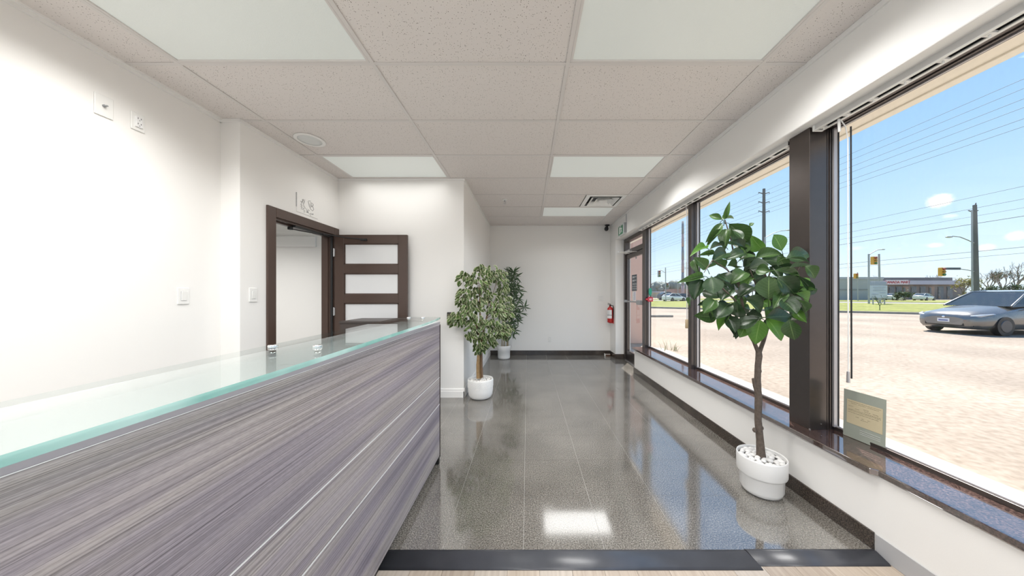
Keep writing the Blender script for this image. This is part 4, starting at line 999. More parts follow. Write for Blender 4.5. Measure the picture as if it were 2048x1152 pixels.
# (base, tip) in a crop frame of the photo, width, tone, depth offset
LV = [
 (303,200,333,92,30,'m',0),(285,200,197,163,40,'m',-.02),(285,205,362,162,46,'m',.02),(333,228,470,360,120,'m',.03),(470,245,500,220,26,'m',.04),(285,225,185,345,50,'m',-.04),
 (355,270,432,325,60,'d',0),(332,262,282,372,74,'m',-.02),(300,378,203,366,38,'d',-.06),(185,396,92,393,44,'b',-.08),(290,270,175,385,34,'m',-.05),(440,405,360,330,66,'d',.0),
 (425,440,428,335,66,'b',.05),(565,405,478,335,84,'b',.08),(690,412,645,298,118,'b',.06),(510,465,692,418,80,'m',0),(715,462,906,448,80,'d',-.12),(745,525,902,502,86,'d',-.08),
 (850,515,938,592,76,'m',-.16),(640,545,872,588,52,'m',-.10),(805,580,912,692,46,'d',-.18),(660,588,815,712,118,'d',-.14),(855,655,795,598,76,'b',-.06),(815,678,908,668,36,'m',-.12),
 (600,742,600,580,134,'m',-.20),(690,740,800,832,124,'d',-.16),(790,700,918,772,84,'b',-.1),(800,740,892,858,50,'m',-.15),(785,828,852,892,56,'b',-.1),(578,862,772,848,96,'d',-.14),
 (740,878,772,1022,96,'m',-.16),(588,870,718,1012,118,'b',-.1),(545,880,500,1042,112,'b',-.08),(440,925,418,982,76,'b',-.02),(318,858,382,962,84,'d',-.1),(318,868,258,935,62,'b',-.06),
 (532,872,368,930,92,'d',-.16),(388,752,380,882,118,'d',-.18),(335,765,245,862,104,'d',-.12),(438,735,568,825,116,'d',-.15),(235,748,160,832,84,'m',-.12),(200,828,220,890,14,'d',-.1),
 (152,608,88,742,92,'d',-.14),(84,598,68,664,64,'d',-.08),(162,583,26,604,44,'m',-.12),(215,588,230,702,116,'d',-.2),(268,568,345,612,94,'d',-.1),(150,690,275,715,92,'d',-.06),
 (350,675,275,742,94,'d',-.12),(300,618,382,694,84,'d',-.1),(182,532,112,458,70,'m',-.1),(100,468,106,555,44,'m',-.08),(312,430,222,474,84,'d',-.08),(312,522,252,478,56,'m',-.02),
 (442,432,328,442,76,'d',-.08),(398,482,502,428,64,'m',-.02),(382,532,338,498,74,'m',0),(468,530,602,502,104,'d',-.04),(518,542,612,550,74,'m',-.1),(452,558,358,602,94,'m',-.12),
 (482,592,415,652,64,'b',-.02),(505,658,388,702,84,'d',-.1),(620,520,692,602,60,'d',-.02),(582,692,545,640,50,'b',.02),(702,678,645,782,74,'m',-.18),(558,758,612,782,54,'b',-.02),
 (640,818,585,860,44,'m',-.05),(78,738,60,780,22,'m',-.1),(560,470,720,492,80,'d',.04),(480,380,370,350,90,'d',.08),(430,520,540,470,90,'d',.08),(560,640,470,560,90,'d',.1),
 (640,660,760,640,90,'d',.1),(420,640,330,560,90,'d',.1),(300,700,210,640,90,'d',.1),(500,780,420,690,100,'d',.08),(660,790,560,700,100,'d',.08),(360,800,260,760,100,'d',.05),
 (700,560,800,620,90,'d',.0),(760,800,680,720,90,'d',.05),(250,640,150,660,90,'d',.02),(450,840,560,860,80,'d',.02),(740,470,860,470,90,'d',.02),(620,450,740,480,70,'m',.1),
 (300,470,190,520,30,'m',-.05),(230,430,130,440,34,'m',-.03),(210,400,190,450,24,'d',-.02),(480,820,440,780,60,'b',.1),(560,700,620,660,60,'b',.1),(250,770,300,840,60,'b',.06),
 (340,470,250,430,40,'m',.04),(760,560,770,640,50,'d',-.05),(420,470,380,390,60,'d',.06),(520,600,600,690,80,'m',.12),(700,840,640,780,70,'d',.06),(820,600,870,680,60,'d',.0)]
rg = random.Random(21)
for i, (bx, by, tx, ty, w, tone, dd) in enumerate(LV):
    cxp = 1360+(bx+tx)/2/3.387
    # nearer to us where the crown passes in front of the post
    bd = 1.92 - max(0, (cxp-1545))*0.0026 + dd*0.9
    slope = rg.uniform(-0.06, 0.06)
    b = W(1360+bx/3.387, 380+by/3.387, bd); t = W(1360+tx/3.387, 380+ty/3.387, max(1.5, bd-0.03+slope))
    if b.x > 1.78: b *= 1.0
    view = (Vector((0, 0, CH))-b).normalized()
    nrm = view*0.85+Vector((0, 0, 0.45))+Vector((rg.uniform(-.55, .55), rg.uniform(-.4, .4), rg.uniform(-.25, .45)))
    shared('leaf', LM[tone][rg.randrange(4)], tr, leaf_matrix(b, t, w/3.387*bd/F*1.10, nrm))
rf = random.Random(8)
for k in range(34):
    a = rf.random()*2*PI; r = math.sqrt(rf.random())
    px, py = 1492+r*105*math.cos(a), 570+r*88*math.sin(a)
    if px < 1425 or (py < 530 and px < 1460): continue
    dep = 1.96+rf.uniform(0, 0.12) if px < 1555 else 1.80+rf.uniform(-.05, .05)
    b = W(px, py, dep); L_ = rf.uniform(0.09, 0.15)
    dr = Vector((math.cos(a)*0.8+rf.uniform(-.5, .5), rf.uniform(-.4, .2), rf.uniform(-.9, .5))).normalized()
    t = b+dr*L_
    if t.x > 1.77 or b.x > 1.78: continue
    shared('leaf', LM['d' if k % 4 else 'm'][rf.randrange(4)], tr, leaf_matrix(b, t, L_*rf.uniform(.55, .72), (Vector((0, 0, CH))-b).normalized()+Vector((rf.uniform(-.6, .6), 0, rf.uniform(0, .7)))))
q = MB()
for (bx, by, tx, ty, w, tone, dd) in LV[:69]:
    px = 1360+bx/3.387; bd = 1.92 - max(0, (1360+(bx+tx)/2/3.387-1545))*0.0026 + dd*0.9
    b = W(px, 380+by/3.387, bd)
    dx, dy = (bx-tx)*0.25, (by-ty)*0.2+22
    e_ = W(1360+(bx+dx)/3.387, 380+(by+dy)/3.387, bd+0.05)
    q.tube([b, b.lerp(e_, 0.5)+Vector((0, 0, 0.004)), e_], [0.0018, 0.002, 0.0024], 5)
obj('leaf_stalks', q, M_leafm, tr)

# ---- variegated ficus
FXC, FYC = -0.582, 3.70
fc = empty('potted_ficus', (FXC, FYC, 0), 'variegated ficus tree in white textured pot at partition corner', 'potted plant')
q = MB(); q.lathe([(0.0, 0.0), (0.10, 0.0), (0.128, 0.012), (0.147, 0.045), (0.153, 0.10), (0.155, 0.225), (0.153, 0.235), (0.147, 0.236), (0.143, 0.226), (0.143, 0.19)], (FXC, FYC, 0), 56); obj('pot', q, M_pot, fc)
q = MB()
for r_ in range(7):
    for k in range(52):
        a = 2*PI*(k+0.5*(r_ % 2))/52; z = 0.218-r_*0.0135
        if rnd.random() < 0.10*max(0, r_-3): continue
        c = Vector((FXC+0.1545*math.cos(a), FYC+0.1545*math.sin(a), z)); R = Matrix.Rotation(a, 3, 'Z')
        q.add([c+R @ Vector(p) for p in ((0.0045, 0, 0), (0, 0.007, 0), (0, 0, 0.0055), (0, -0.007, 0), (0, 0, -0.0055))], [(0, 1, 2), (0, 2, 3), (0, 3, 4), (0, 4, 1)])
obj('raised_pattern', q, M_pot, fc, kind='stuff')
q = MB(); q.lathe([(0.143, 0.205), (0.0005, 0.207)], (FXC, FYC, 0), 36); obj('soil', q, M_pebble, fc)
pebs = MB()
rg = random.Random(3)
for k in range(130):
    a, r = rg.random()*2*PI, 0.132*math.sqrt(rg.random()); s = rg.uniform(0.007, 0.012)
    pebs.ball((FXC+r*math.cos(a), FYC+r*math.sin(a), 0.207+s*0.5), (s*1.2, s, s*0.7), 7, 5)
obj('pebbles', pebs, M_pebble, fc, kind='stuff')
O3 = lambda cx_, cy_, d: W(860+cx_/3.2, 480+cy_/3.2, d)
q = MB(); q.tube([O3(308, 885, 3.69), O3(306, 800, 3.69), O3(312, 720, 3.69), O3(318, 640, 3.68), O3(322, 520, 3.66), O3(318, 400, 3.64), O3(320, 300, 3.63)], [0.022, 0.020, 0.019, 0.015, 0.012, 0.009, 0.006], 9); obj('stem', q, M_stem, fc)
q = MB(); q.tube([O3(322, 885, 3.72), O3(318, 800, 3.72), O3(324, 720, 3.72), O3(335, 620, 3.72), O3(350, 540, 3.72), O3(380, 430, 3.75), O3(430, 370, 3.78)], [0.018, 0.017, 0.016, 0.013, 0.011, 0.008, 0.004], 9); obj('stem', q, M_stem, fc)
q = MB(); q.tube([O3(334, 880, 3.70), O3(331, 800, 3.70), O3(330, 720, 3.70), O3(325, 640, 3.66), O3(300, 560, 3.6), O3(260, 480, 3.55)], [0.013, 0.012, 0.012, 0.010, 0.008, 0.004], 9); obj('stem', q, pm('darker stem', (0.16, 0.10, 0.06), 0.8, var=0.3, scale=50), fc)
CL = [(320,172,26,3.60,26),(385,208,52,3.64,44),(232,238,48,3.56,36),(308,262,66,3.58,60),(440,232,50,3.72,44),(225,330,38,3.52,20),(208,372,36,3.52,26),(285,392,76,3.56,64),(175,500,50,3.52,66),(235,450,66,3.54,76),
      (400,390,70,3.72,44),(465,405,56,3.78,60),(500,470,34,3.80,28),(425,460,56,3.66,44),(300,545,70,3.58,64),(390,560,78,3.64,84),(455,575,54,3.74,52),(330,640,50,3.62,48),(315,695,28,3.64,22),(380,650,40,3.66,30),(260,600,30,3.56,22),(340,330,60,3.66,30),(470,310,40,3.8,34),(500,560,26,3.78,14)]
FL = [leaf_mesh('leaf', M_ficus, 4, 2, 0.85, 0.75, f_, dr, 0.02, sd) for f_, dr, sd in ((0.2, 0.2, 1), (0.35, 0.3, 2), (0.1, 0.12, 3))]
leaves = []
rg = random.Random(31)
for (cx_, cy_, r, d, n) in CL:
    for k in range(int(n*0.92)):
        while True:
            u = Vector((rg.uniform(-1, 1), rg.uniform(-1, 1), rg.uniform(-1, 1)))
            if u.length < 1: break
        px, py = cx_+u.x*r, cy_+u.z*r; dep = d+u.y*r/3.2*d/F*0.9
        if px < 228: dep = min(dep, 3.655)
        b = O3(px, py, dep)
        L = rg.uniform(0.052, 0.080)
        out = Vector((u.x*0.9+(-0.35 if cx_ < 260 else 0.15), u.y*0.6-0.25, -0.55-0.3*rg.random())).normalized()
        out = (out+Vector((rg.uniform(-.5, .5), rg.uniform(-.4, .4), rg.uniform(-.4, .4)))).normalized()
        t = b+out*L
        if t.y > 3.69 and t.x < XP+0.01: t.x = XP+0.012; b.x = max(b.x, XP+0.012)
        if t.y > 3.685 and t.x < XP: continue
        nr = Vector((0, 0, CH))-b; nr = nr.normalized()*0.7+Vector((0.2, 0, 0.6))+Vector((rg.uniform(-.6, .6), rg.uniform(-.4, .4), rg.uniform(-.4, .4)))
        leaves.append((-u.y+0.2*rg.random(), b, t, L*rg.uniform(0.50, 0.62), nr))
leaves.sort(key=lambda e: -e[0])
for s_, b, t, w, nr in leaves[:300]: shared('leaf', FL[rg.randrange(3)], fc, leaf_matrix(b, t, w, nr))
def merge_leaves(name, lst, protos, parent, mat):
    v = []; f = []; uvs = []
    off = ORIGIN[parent.name]
    for s_, b, t, w, nr in lst:
        me = protos[rg.randrange(len(protos))]; M = leaf_matrix(b, t, w, nr); o = len(v)
        v += [tuple((M @ p.co)-off) for p in me.vertices]
        uvd = me.uv_layers[0].data
        for p in me.polygons:
            f.append(tuple(o+i for i in p.vertices)); uvs += [tuple(uvd[li].uv) for li in p.loop_indices]
    me = bpy.data.meshes.new(name); me.from_pydata(v, [], f); me.materials.append(mat); ul = me.uv_layers.new(name='UVMap')
    for i, u in enumerate(uvs): ul.data[i].uv = u
    me.polygons.foreach_set('use_smooth', [True]*len(me.polygons)); me.update()
    o = bpy.data.objects.new(name, me); link(o, parent); o['kind'] = 'stuff'; return o
merge_leaves('foliage', leaves[300:], FL, fc, M_ficus)
q = MB()
for (cx_, cy_, r, d, n) in CL:
    root = (318, 560, 3.67) if cy_ > 420 else ((320, 420, 3.65) if cx_ < 380 else (370, 470, 3.72))
    a = O3(*root); b = O3(cx_, cy_, d); mid = a.lerp(b, 0.5)+Vector((0, 0, 0.03))
    q.tube([a, mid, b], [0.006, 0.0045, 0.0025], 5)
    for k in range(4):
        e_ = O3(cx_+rg.uniform(-1, 1)*r*0.8, cy_+rg.uniform(-1, 0.8)*r*0.8, d+rg.uniform(-.06, .03))
        q.tube([b.lerp(mid, 0.3), e_], [0.0025, 0.0015], 4)
obj('branches', q, pm('grey twig', (0.22, 0.18, 0.13), 0.8, var=0.2), fc)

# ---- bamboo-like palm behind
BX, BY = -0.468, 5.93
bpz = empty('potted_bamboo', (BX, BY, 0), 'narrow leaved bamboo plant in white banded pot by far wall', 'potted plant')
q = MB(); q.lathe([(0.0, 0.0), (0.10, 0.0), (0.118, 0.012), (0.121, 0.03), (0.1215, 0.155), (0.130, 0.162), (0.132, 0.255), (0.130, 0.262), (0.124, 0.262), (0.121, 0.235)], (BX, BY, 0), 40); obj('pot', q, M_pot, bpz)
q = MB(); q.lathe([(0.121, 0.238), (0.0005, 0.24)], (BX, BY, 0), 30); obj('soil', q, M_pebble, bpz)
O3b = lambda cx_, cy_, d=5.93: W(860+cx_/3.2, 480+cy_/3.2, d)
for pts_ in ([(461, 690), (462, 600), (465, 480), (455, 380), (450, 300)], [(474, 690), (476, 590), (482, 470), (488, 350), (495, 230)], [(494, 690), (494, 600), (505, 480), (520, 360), (528, 260)], [(498, 690), (500, 590), (518, 520), (545, 450), (590, 435)]):
    q = MB(); n = len(pts_); q.tube([O3b(a, b, 5.93+0.02*i) for i, (a, b) in enumerate(pts_)], [0.012-0.007*i/(n-1) for i in range(n)], 7); obj('cane', q, M_cane, bpz)
PL = [leaf_mesh('narrow_leaf', M_palm, 4, 2, 0.75, 0.9, 0.2, dr, 0, sd) for dr, sd in ((0.25, 1), (0.1, 2))]
clus = [(500,200,9),(535,205,9),(545,235,9),(515,230,8),(530,262,9),(555,290,9),(545,320,9),(570,330,9),(520,300,8),(500,330,8),(565,385,7),(540,360,8),(525,390,7),(603,432,10),(545,400,5),(575,470,8),(550,490,9),(530,455,7),(515,495,8),
        (560,515,8),(530,530,9),(500,540,8),(520,560,7),(540,580,8),(525,605,6),(490,580,7),(470,560,7),(455,500,7),(445,600,5),(470,430,6),(490,270,8),(470,240,7),(460,330,6),(440,470,6),(555,430,5),(585,300,0)]
rg = random.Random(77)
pl_ = []
for (cx_, cy_, n) in clus:
    dep = 5.93+rg.uniform(-.16, .08)
    c = O3b(cx_, cy_, dep)
    for k in range(n):
        a = 2*PI*k/max(1, n)+rg.uniform(-.3, .3); L = rg.uniform(0.10, 0.19)
        dirv = Vector((math.cos(a), rg.uniform(-.6, .3), math.sin(a)*0.8+0.12)).normalized()
        t = c+dirv*L
        if t.y > 6.2: t.y = 6.2
        pl_.append((0, c, t, L*rg.uniform(0.14, 0.20), (Vector((0, 0, CH))-c).normalized()+Vector((rg.uniform(-.5, .5), 0, rg.uniform(0, .8)))))
for s_, b, t, w, nr in pl_[:290]: shared('narrow_leaf', PL[rg.randrange(2)], bpz, leaf_matrix(b, t, w, nr))
q = MB()
for (cx_, cy_, n) in clus:
    best = min(((465, 480), (455, 380), (482, 470), (488, 350), (495, 230), (505, 480), (520, 360), (528, 260), (518, 520), (545, 450), (476, 590), (494, 600)), key=lambda p: (p[0]-cx_)**2+(p[1]-cy_-30)**2)
    q.tube([O3b(best[0], best[1]), O3b(cx_, cy_)], [0.004, 0.002], 4)
obj('twigs', q, M_cane, bpz)

# ================================================================== OUTSIDE
def at(px, py, d=None):
    """ground point under a pixel"""
    d = (CH-GZ)*F/(py-CY); return Vector(((px-CX)*d/F, d, GZ))
q = MB(); q.box(2.05, 260, -120, 260, GZ-0.3, GZ); obj('ground', q, M_asph, label='pale dusty pavement of the parking lot', cat='parking lot', kind='structure')
q = MB(); q.box(2.0, 3.56, -12, 7.9, GZ-0.2, GZ+0.012); obj('sidewalk', q, M_conc, bevel=0.01, label='pale concrete walk along the building below windows', cat='sidewalk', kind='structure')
tf = empty('dry_grass_tuft', (3.58, 7.55, GZ), 'tuft of dry grass outside the far window by the walk', 'grass tuft')
rg = random.Random(6)
for k in range(22):
    bx, by = 3.62+rg.uniform(-.22, .22), 7.55+rg.uniform(-.15, .15); hx, hy = rg.uniform(-.12, .12), rg.uniform(-.1, .1); h = rg.uniform(.10, .26)
    q = MB(); q.tube([(bx, by, GZ), (bx+hx*.4, by+hy*.4, GZ+h*.6), (bx+hx, by+hy, GZ+h)], [.006, .004, .001], 4); obj('blade', q, M_bud2, tf)
# building outside: soffit and fascia, wing
q = MB(); q.box(1.99, 2.33, -9, 7.5, 2.438, 2.50); q.box(2.29, 2.355, -9, 7.5, 2.428, 3.25); q.box(2.10, 2.13, -9, 7.5, 2.43, 2.44)
obj('trim_4', q, M_beige, bevel=0.004, label='beige soffit and fascia over the windows outside', cat='fascia', kind='structure')
q = MB(); q.box(-6, 2.3, -3, 7.4, 2.905, 3.2); obj('roof', q, M_conc, label='flat roof above the lobby', cat='roof', kind='structure')
q = MB(); q.box(1.98, 3.38, 8.6, 14, GZ, 3.05); obj('wall_wing', q, M_pink, bevel=0.02, label='pink stucco wing of the building seen through exit door', cat='wall', kind='structure')
# grass verge and curb
cl_ = [Vector((3.4, 36.5)), Vector((13.9, 29.0)), Vector((19.5, 25.4)), Vector((25.5, 21.9)), Vector((30.5, 18.6)), Vector((38, 12.5)), Vector((46, 3))]
def offs(pts_, k):
    out = []
    for i, p in enumerate(pts_):
        d = (pts_[min(i+1, len(pts_)-1)]-pts_[max(i-1, 0)]).normalized(); out.append(p+Vector((-d.y, d.x))*k)
    return out
def strip(name, k0, k1, z0, z1, mat, label, cat):
    a, b = offs(cl_, k0), offs(cl_, k1); q = MB(); n = len(a)
    for z, ps_ in ((z0, a), (z1, a), (z1, b), (z0, b)): q.v += [Vector((p.x, p.y, z)) for p in ps_]
    for s in range(3):
        for i in range(n-1): q.face((s*n+i, s*n+i+1, (s+1)*n+i+1, (s+1)*n+i))
    q.face((0, n, 2*n, 3*n)); q.face((n-1, 4*n-1, 3*n-1, 2*n-1))
    obj(name, q, mat, label=label, cat=cat, kind='structure')
strip('kerb', 0, 0.3, GZ-0.05, GZ+0.15, M_curb, 'grey concrete kerb edging the grass verge', 'kerb')
strip('lawn', 0.3, 30, GZ-0.05, GZ+0.14, M_grass, 'yellow green grass verge beyond the parking lot', 'lawn')
strip('road', 30, 42, GZ-0.05, GZ+0.06, M_road, 'grey street beyond the grass verge', 'road')
strip('far_lawn', 42, 70, GZ-0.05, GZ+0.12, M_grass, 'grass strip across the street', 'lawn')
pbk = MB(); pbk.box(5.2, 9.0, 18.4, 18.6, GZ, GZ+0.13); obj('parking_block', pbk, M_curb, bevel=0.03, label='low concrete parking block beyond the far window', cat='parking block')

# cars
M_rim = pm('dark alloy rim', (0.10, 0.10, 0.105), 0.35, metal=0.6)
def make_car(loc, rz, paint, label, detail=True, hk=1.0, glass=None):
    c = empty('car', loc, label, 'car', None if detail else None, rz=rz)
    st = [(2.28,.50,.32,.52,.58),(2.22,.68,.22,.58,.66),(2.05,.80,.18,.64,.735),(1.75,.875,.18,.70,.80),(1.2,.90,.18,.78,.90),(.75,.91,.18,.86,.985),(0,.915,.18,.90,1.0),(-1.2,.915,.18,.93,1.02),(-1.9,.88,.2,.96,1.05),(-2.18,.80,.26,.94,1.03),(-2.27,.70,.36,.82,.9)]
    q = MB(); ns = 0
    for (x, w, z0, zs, zt) in st:
        half = [(0, z0), (w*.86, z0), (w*.97, z0+.10), (w, (z0+zs)*.5), (w*.985, zs-.05), (w*.93, zs), (w*.55, zt-.012), (0, zt)]
        ring_ = half + [(-y, z) for y, z in half[-2:0:-1]]
        ns = len(ring_); q.v += [Vector((x, y, z*hk)) for y, z in ring_]
    for i in range(len(st)-1):
        for j in range(ns):
            a, b = i*ns+j, i*ns+(j+1) % ns; q.face((a, a+ns, b+ns, b), True)
    q.face(list(range(ns))); q.face(list(range((len(st)-1)*ns, len(st)*ns))[::-1])
    body = obj('body', q, paint, c, local=True)
    # greenhouse
    gl = glass or M_carglass
    prof = [(1.0, .93, .80), (.10, 1.40, .62), (-.45, 1.455, .60), (-1.15, 1.42, .59), (-2.0, 1.06, .70)]
    q = MB()
    base_ = [(1.02, .90, .82), (.2, .95, .85), (-.4, .97, .86), (-1.2, .99, .85), (-2.02, 1.02, .74)]
    for (x, z, w), (xb, zb, wb) in zip(prof, base_):
        q.v += [Vector((xb, wb, zb*hk)), Vector((x, w, z*hk)), Vector((x, -w, z*hk)), Vector((xb, -wb, zb*hk))]
    for i in range(4):
        o = 4*i
        for j in range(3): q.face((o+j, o+j+1, o+4+j+1, o+4+j))
    obj('windows', q, gl, c, local=True)
    q = MB()
    for (x, z, w) in prof[1:4]: q.v += [Vector((x, w+.012, z*hk-.02)), Vector((x, w-.06, z*hk+.012)), Vector((x, -w+.06, z*hk+.012)), Vector((x, -w-.012, z*hk-.02))]
    for i in range(2):
        for j in range(3): q.face((4*i+j, 4*i+j+1, 4*i+5+j, 4*i+4+j), True)
    obj('roof_panel', q, paint, c, local=True)
    q = MB()
    for s in (1, -1):
        q.tube([(1.0, s*.80, .93*hk), (.5, s*.715, 1.20*hk), (.10, s*.63, 1.40*hk), (-.45, s*.61, 1.455*hk), (-1.15, s*.60, 1.42*hk), (-2.0, s*.71, 1.06*hk)], [.035, .03, .028, .024, .028, .045], 6)
        q.tube([(-.42, s*.86, .95*hk), (-.5, s*.62, 1.44*hk)], .028, 6)
    obj('pillars', q, paint, c, local=True)
    for x in (1.38, -1.36):
        for s in (1, -1):
            q = MB(); q.tube([(x, s*.72, .325), (x, s*.905, .325)], .325, 24); q.tube([(x, s*.70, .34), (x, s*.912, .34)], .37, 24) if not detail else None
            wl = obj('wheel', q, M_black, c, local=True)
            q = MB(); q.tube([(x, s*.90, .325), (x, s*.92, .325)], [.215, .20], 20); ri = obj('rim', q, M_rim, wl, local=True)
    if not detail: return c
    for s in (1, -1):
        q = MB(); q.add([(2.14, s*.52, .60), (2.00, s*.80, .66), (1.72, s*.885, .73), (1.74, s*.86, .755), (2.03, s*.74, .715), (2.17, s*.50, .65)], [(0, 1, 2, 3, 4, 5)])
        q.tube([(2.19, s*.52, .625), (2.06, s*.76, .675), (1.80, s*.875, .735)], [.03, .045, .012], 8)
        obj('headlight', q, pm('headlight lens', (0.6, 0.62, 0.64), 0.1, coat=0.5), c, local=True)
        q = MB(); q.obox((.55, s*.99, 1.02), (.08, .15, .11)); q.bar((.57, s*.86, .98), (.56, s*.95, 1.0), .04); obj('mirror', q, paint, c, bevel=.03, local=True)
        q = MB(); q.obox((2.16, s*.60, .34), (.08, .16, .07)); obj('fog_lamp', q, M_black, c, bevel=.02, local=True)
    q = MB(); q.box(2.18, 2.275, -.50, .50, .30, .44); obj('lower_grille', q, M_black, c, bevel=.02, local=True)
    q = MB(); q.box(2.20, 2.262, -.34, .34, .52, .56); obj('upper_grille', q, M_black, c, bevel=.01, local=True)
    q = MB(); q.box(2.272, 2.285, -.155, .155, .42, .55); obj('licence_plate', q, M_paper, c, bevel=.004, local=True)
    q = MB(); q.box(2.285, 2.288, -.12, .12, .455, .50); obj('plate_print', q, pm('plate blue', (0.12, 0.16, 0.35), 0.5), c, local=True)
    q = MB(); q.ball((2.27, 0, .60), (.015, .06, .04), 10, 6); obj('emblem', q, M_chrome, c, local=True)
    for s in (1, -1):
        q = MB(); q.obox((-.15, s*.925, .86), (.16, .02, .03)); obj('door_handle', q, M_chrome, c, bevel=.006, local=True)
        q = MB(); q.bar((1.02, s*.25, .975), (.92, s*.6, .985), .02, .012); obj('wiper', q, M_black, c, local=True)
    return c
M_carglass = pm('dark car glass', (0.025, 0.03, 0.032), 0.04, ior=1.6, coat=0.3)
M_paint = pm('dark silver car paint', (0.20, 0.195, 0.19), 0.26, metal=0.7, coat=0.8)
make_car((17.55, 11.08, GZ), PI+0.05, M_paint, 'dark silver car parked at right edge outside the near window', hk=1.075)
M_pw = pm('white car paint', (0.75, 0.75, 0.74), 0.3, coat=0.5); M_pd = pm('dark car paint', (0.05, 0.055, 0.06), 0.3, coat=0.5)

def far_car(px, d, rz, paint, label, hk=1.0):
    make_car(((px-CX)*d/F, d, GZ+0.1), rz, paint, label, False, hk)
far_car(1790, 64, 0.3, M_pw, 'small white car parked in front of the strip mall, left one')
far_car(1848, 62, 0.3, M_pw, 'small white car parked in front of the strip mall, right one')
far_car(1336, 67, 0.2, M_pd, 'dark van on the street seen through far window', 1.25)
far_car(1348, 55, 0.4, M_pw, 'white car on the street seen through far window')
far_car(1366, 60, 0.3, M_pd, 'dark car on the street beside the chimney')

# strip mall
mall = empty('strip_mall', W(1800, 600, 78), 'low grey strip mall with red lettered sign across the street', 'building')
def mbox(name, px0, px1, py0, py1, d, depth, mat, par=mall, bev=0):
    a, b = W(px0, py1, d), W(px1, py0, d); q = MB(); q.box(a.x, b.x, d, d+depth, a.z, b.z); return obj(name, q, mat, par, bevel=bev)
M_mw = pm('mall shopfront', (0.20, 0.17, 0.15), 0.6, var=0.4, scale=0.4); M_mf = pm('grey mall fascia', (0.42, 0.42, 0.46), 0.6); M_bl = pm('grey block wall', (0.40, 0.40, 0.39), 0.8, var=0.1, scale=0.3)
mbox('shopfront', 1755, 1930, 568, 603, 78, 12, M_mw)
mbox('fascia', 1752, 1935, 561, 569, 77, 1.0, M_mf)
mbox('parapet', 1768, 1905, 555, 561, 79, 8, pm('dark parapet', (0.16, 0.15, 0.15), 0.7, var=0.2, scale=0.3))
sg = mbox('sign_board', 1773.5, 1817, 560, 569, 76.8, 0.2, pm('sign white', (0.70, 0.66, 0.64), 0.6))
fc_ = bpy.data.curves.new('sign_lettering', 'FONT'); fc_.body = 'CANADA MART'; fc_.align_x = 'CENTER'; fc_.align_y = 'CENTER'; fc_.size = 0.92; fc_.extrude = 0.03; fc_.materials.append(pm('sign red', (0.50, 0.08, 0.08), 0.5))
ft = bpy.data.objects.new('lettering_curve', fc_); fm = bpy.data.meshes.new_from_object(ft); bpy.data.objects.remove(ft)
fo = bpy.data.objects.new('sign_lettering', fm); link(fo, sg); p_ = W(1795, 564.6, 76.75); fo.location = p_-ORIGIN[sg.name]; fo.rotation_euler = (PI/2, 0, 0)
for k, px in enumerate((1762, 1778, 1792, 1806, 1822, 1840, 1858, 1876, 1894)):
    w_ = mbox('shop_window', px, px+11, 573, 598, 77.95, 0.1, pm('shop glass', (0.10, 0.12, 0.13), 0.2) if k % 3 else pm('shop brown', (0.33, 0.22, 0.16), 0.5))
    mbox('window_pane', px+0.8, px+5, 575, 597, 77.9, 0.06, M_carglass, w_)
bl = empty('block_building', W(1720, 600, 66), 'pale grey block building at left of the strip mall', 'building')
mbox('wall', 1640, 1766, 558, 604, 66, 10, M_bl, bl); mbox('coping', 1638, 1768, 554, 558.5, 65.9, 10.2, M_mf, bl); mbox('dark_band', 1640, 1766, 578, 580.5, 65.95, 0.1, pm('band', (0.28, 0.28, 0.27), 0.8), bl)
far = empty('far_building', W(1330, 598, 110), 'low beige building across the street through far window', 'building')
mbox('wall', 1290, 1328, 585, 602, 110, 8, pm('beige wall', (0.52, 0.45, 0.33), 0.8), far); mbox('roof', 1288, 1330, 582.5, 585, 109.6, 9, M_mf, far)
far2 = empty('far_building', W(1362, 598, 120), 'low brown roofed building beneath the chimney', 'building')
mbox('wall', 1350, 1384, 586, 602, 120, 8, pm('tan wall', (0.42, 0.36, 0.30), 0.8), far2); mbox('roof', 1349, 1386, 578, 586, 119.5, 9, pm('rust roof', (0.34, 0.22, 0.18), 0.8), far2)
chm = empty('chimney', W(1366, 598, 105), 'tall grey banded industrial chimney through far window', 'chimney')
for k in range(6):
    z0, z1 = GZ+k*4.5, GZ+(k+1)*4.5
    xx = (1365.5-CX)*105/F
    q = MB(); r0, r1 = 0.50-0.045*k/2, 0.50-0.045*(k+1)/2
    q.lathe([(r0, z0), (r1, z1)], (xx, 105, 0), 18); obj('chimney_band', q, pm('chimney pink', (0.40, 0.30, 0.29), 0.8) if k % 2 == 0 else pm('chimney grey', (0.26, 0.26, 0.27), 0.8), chm)

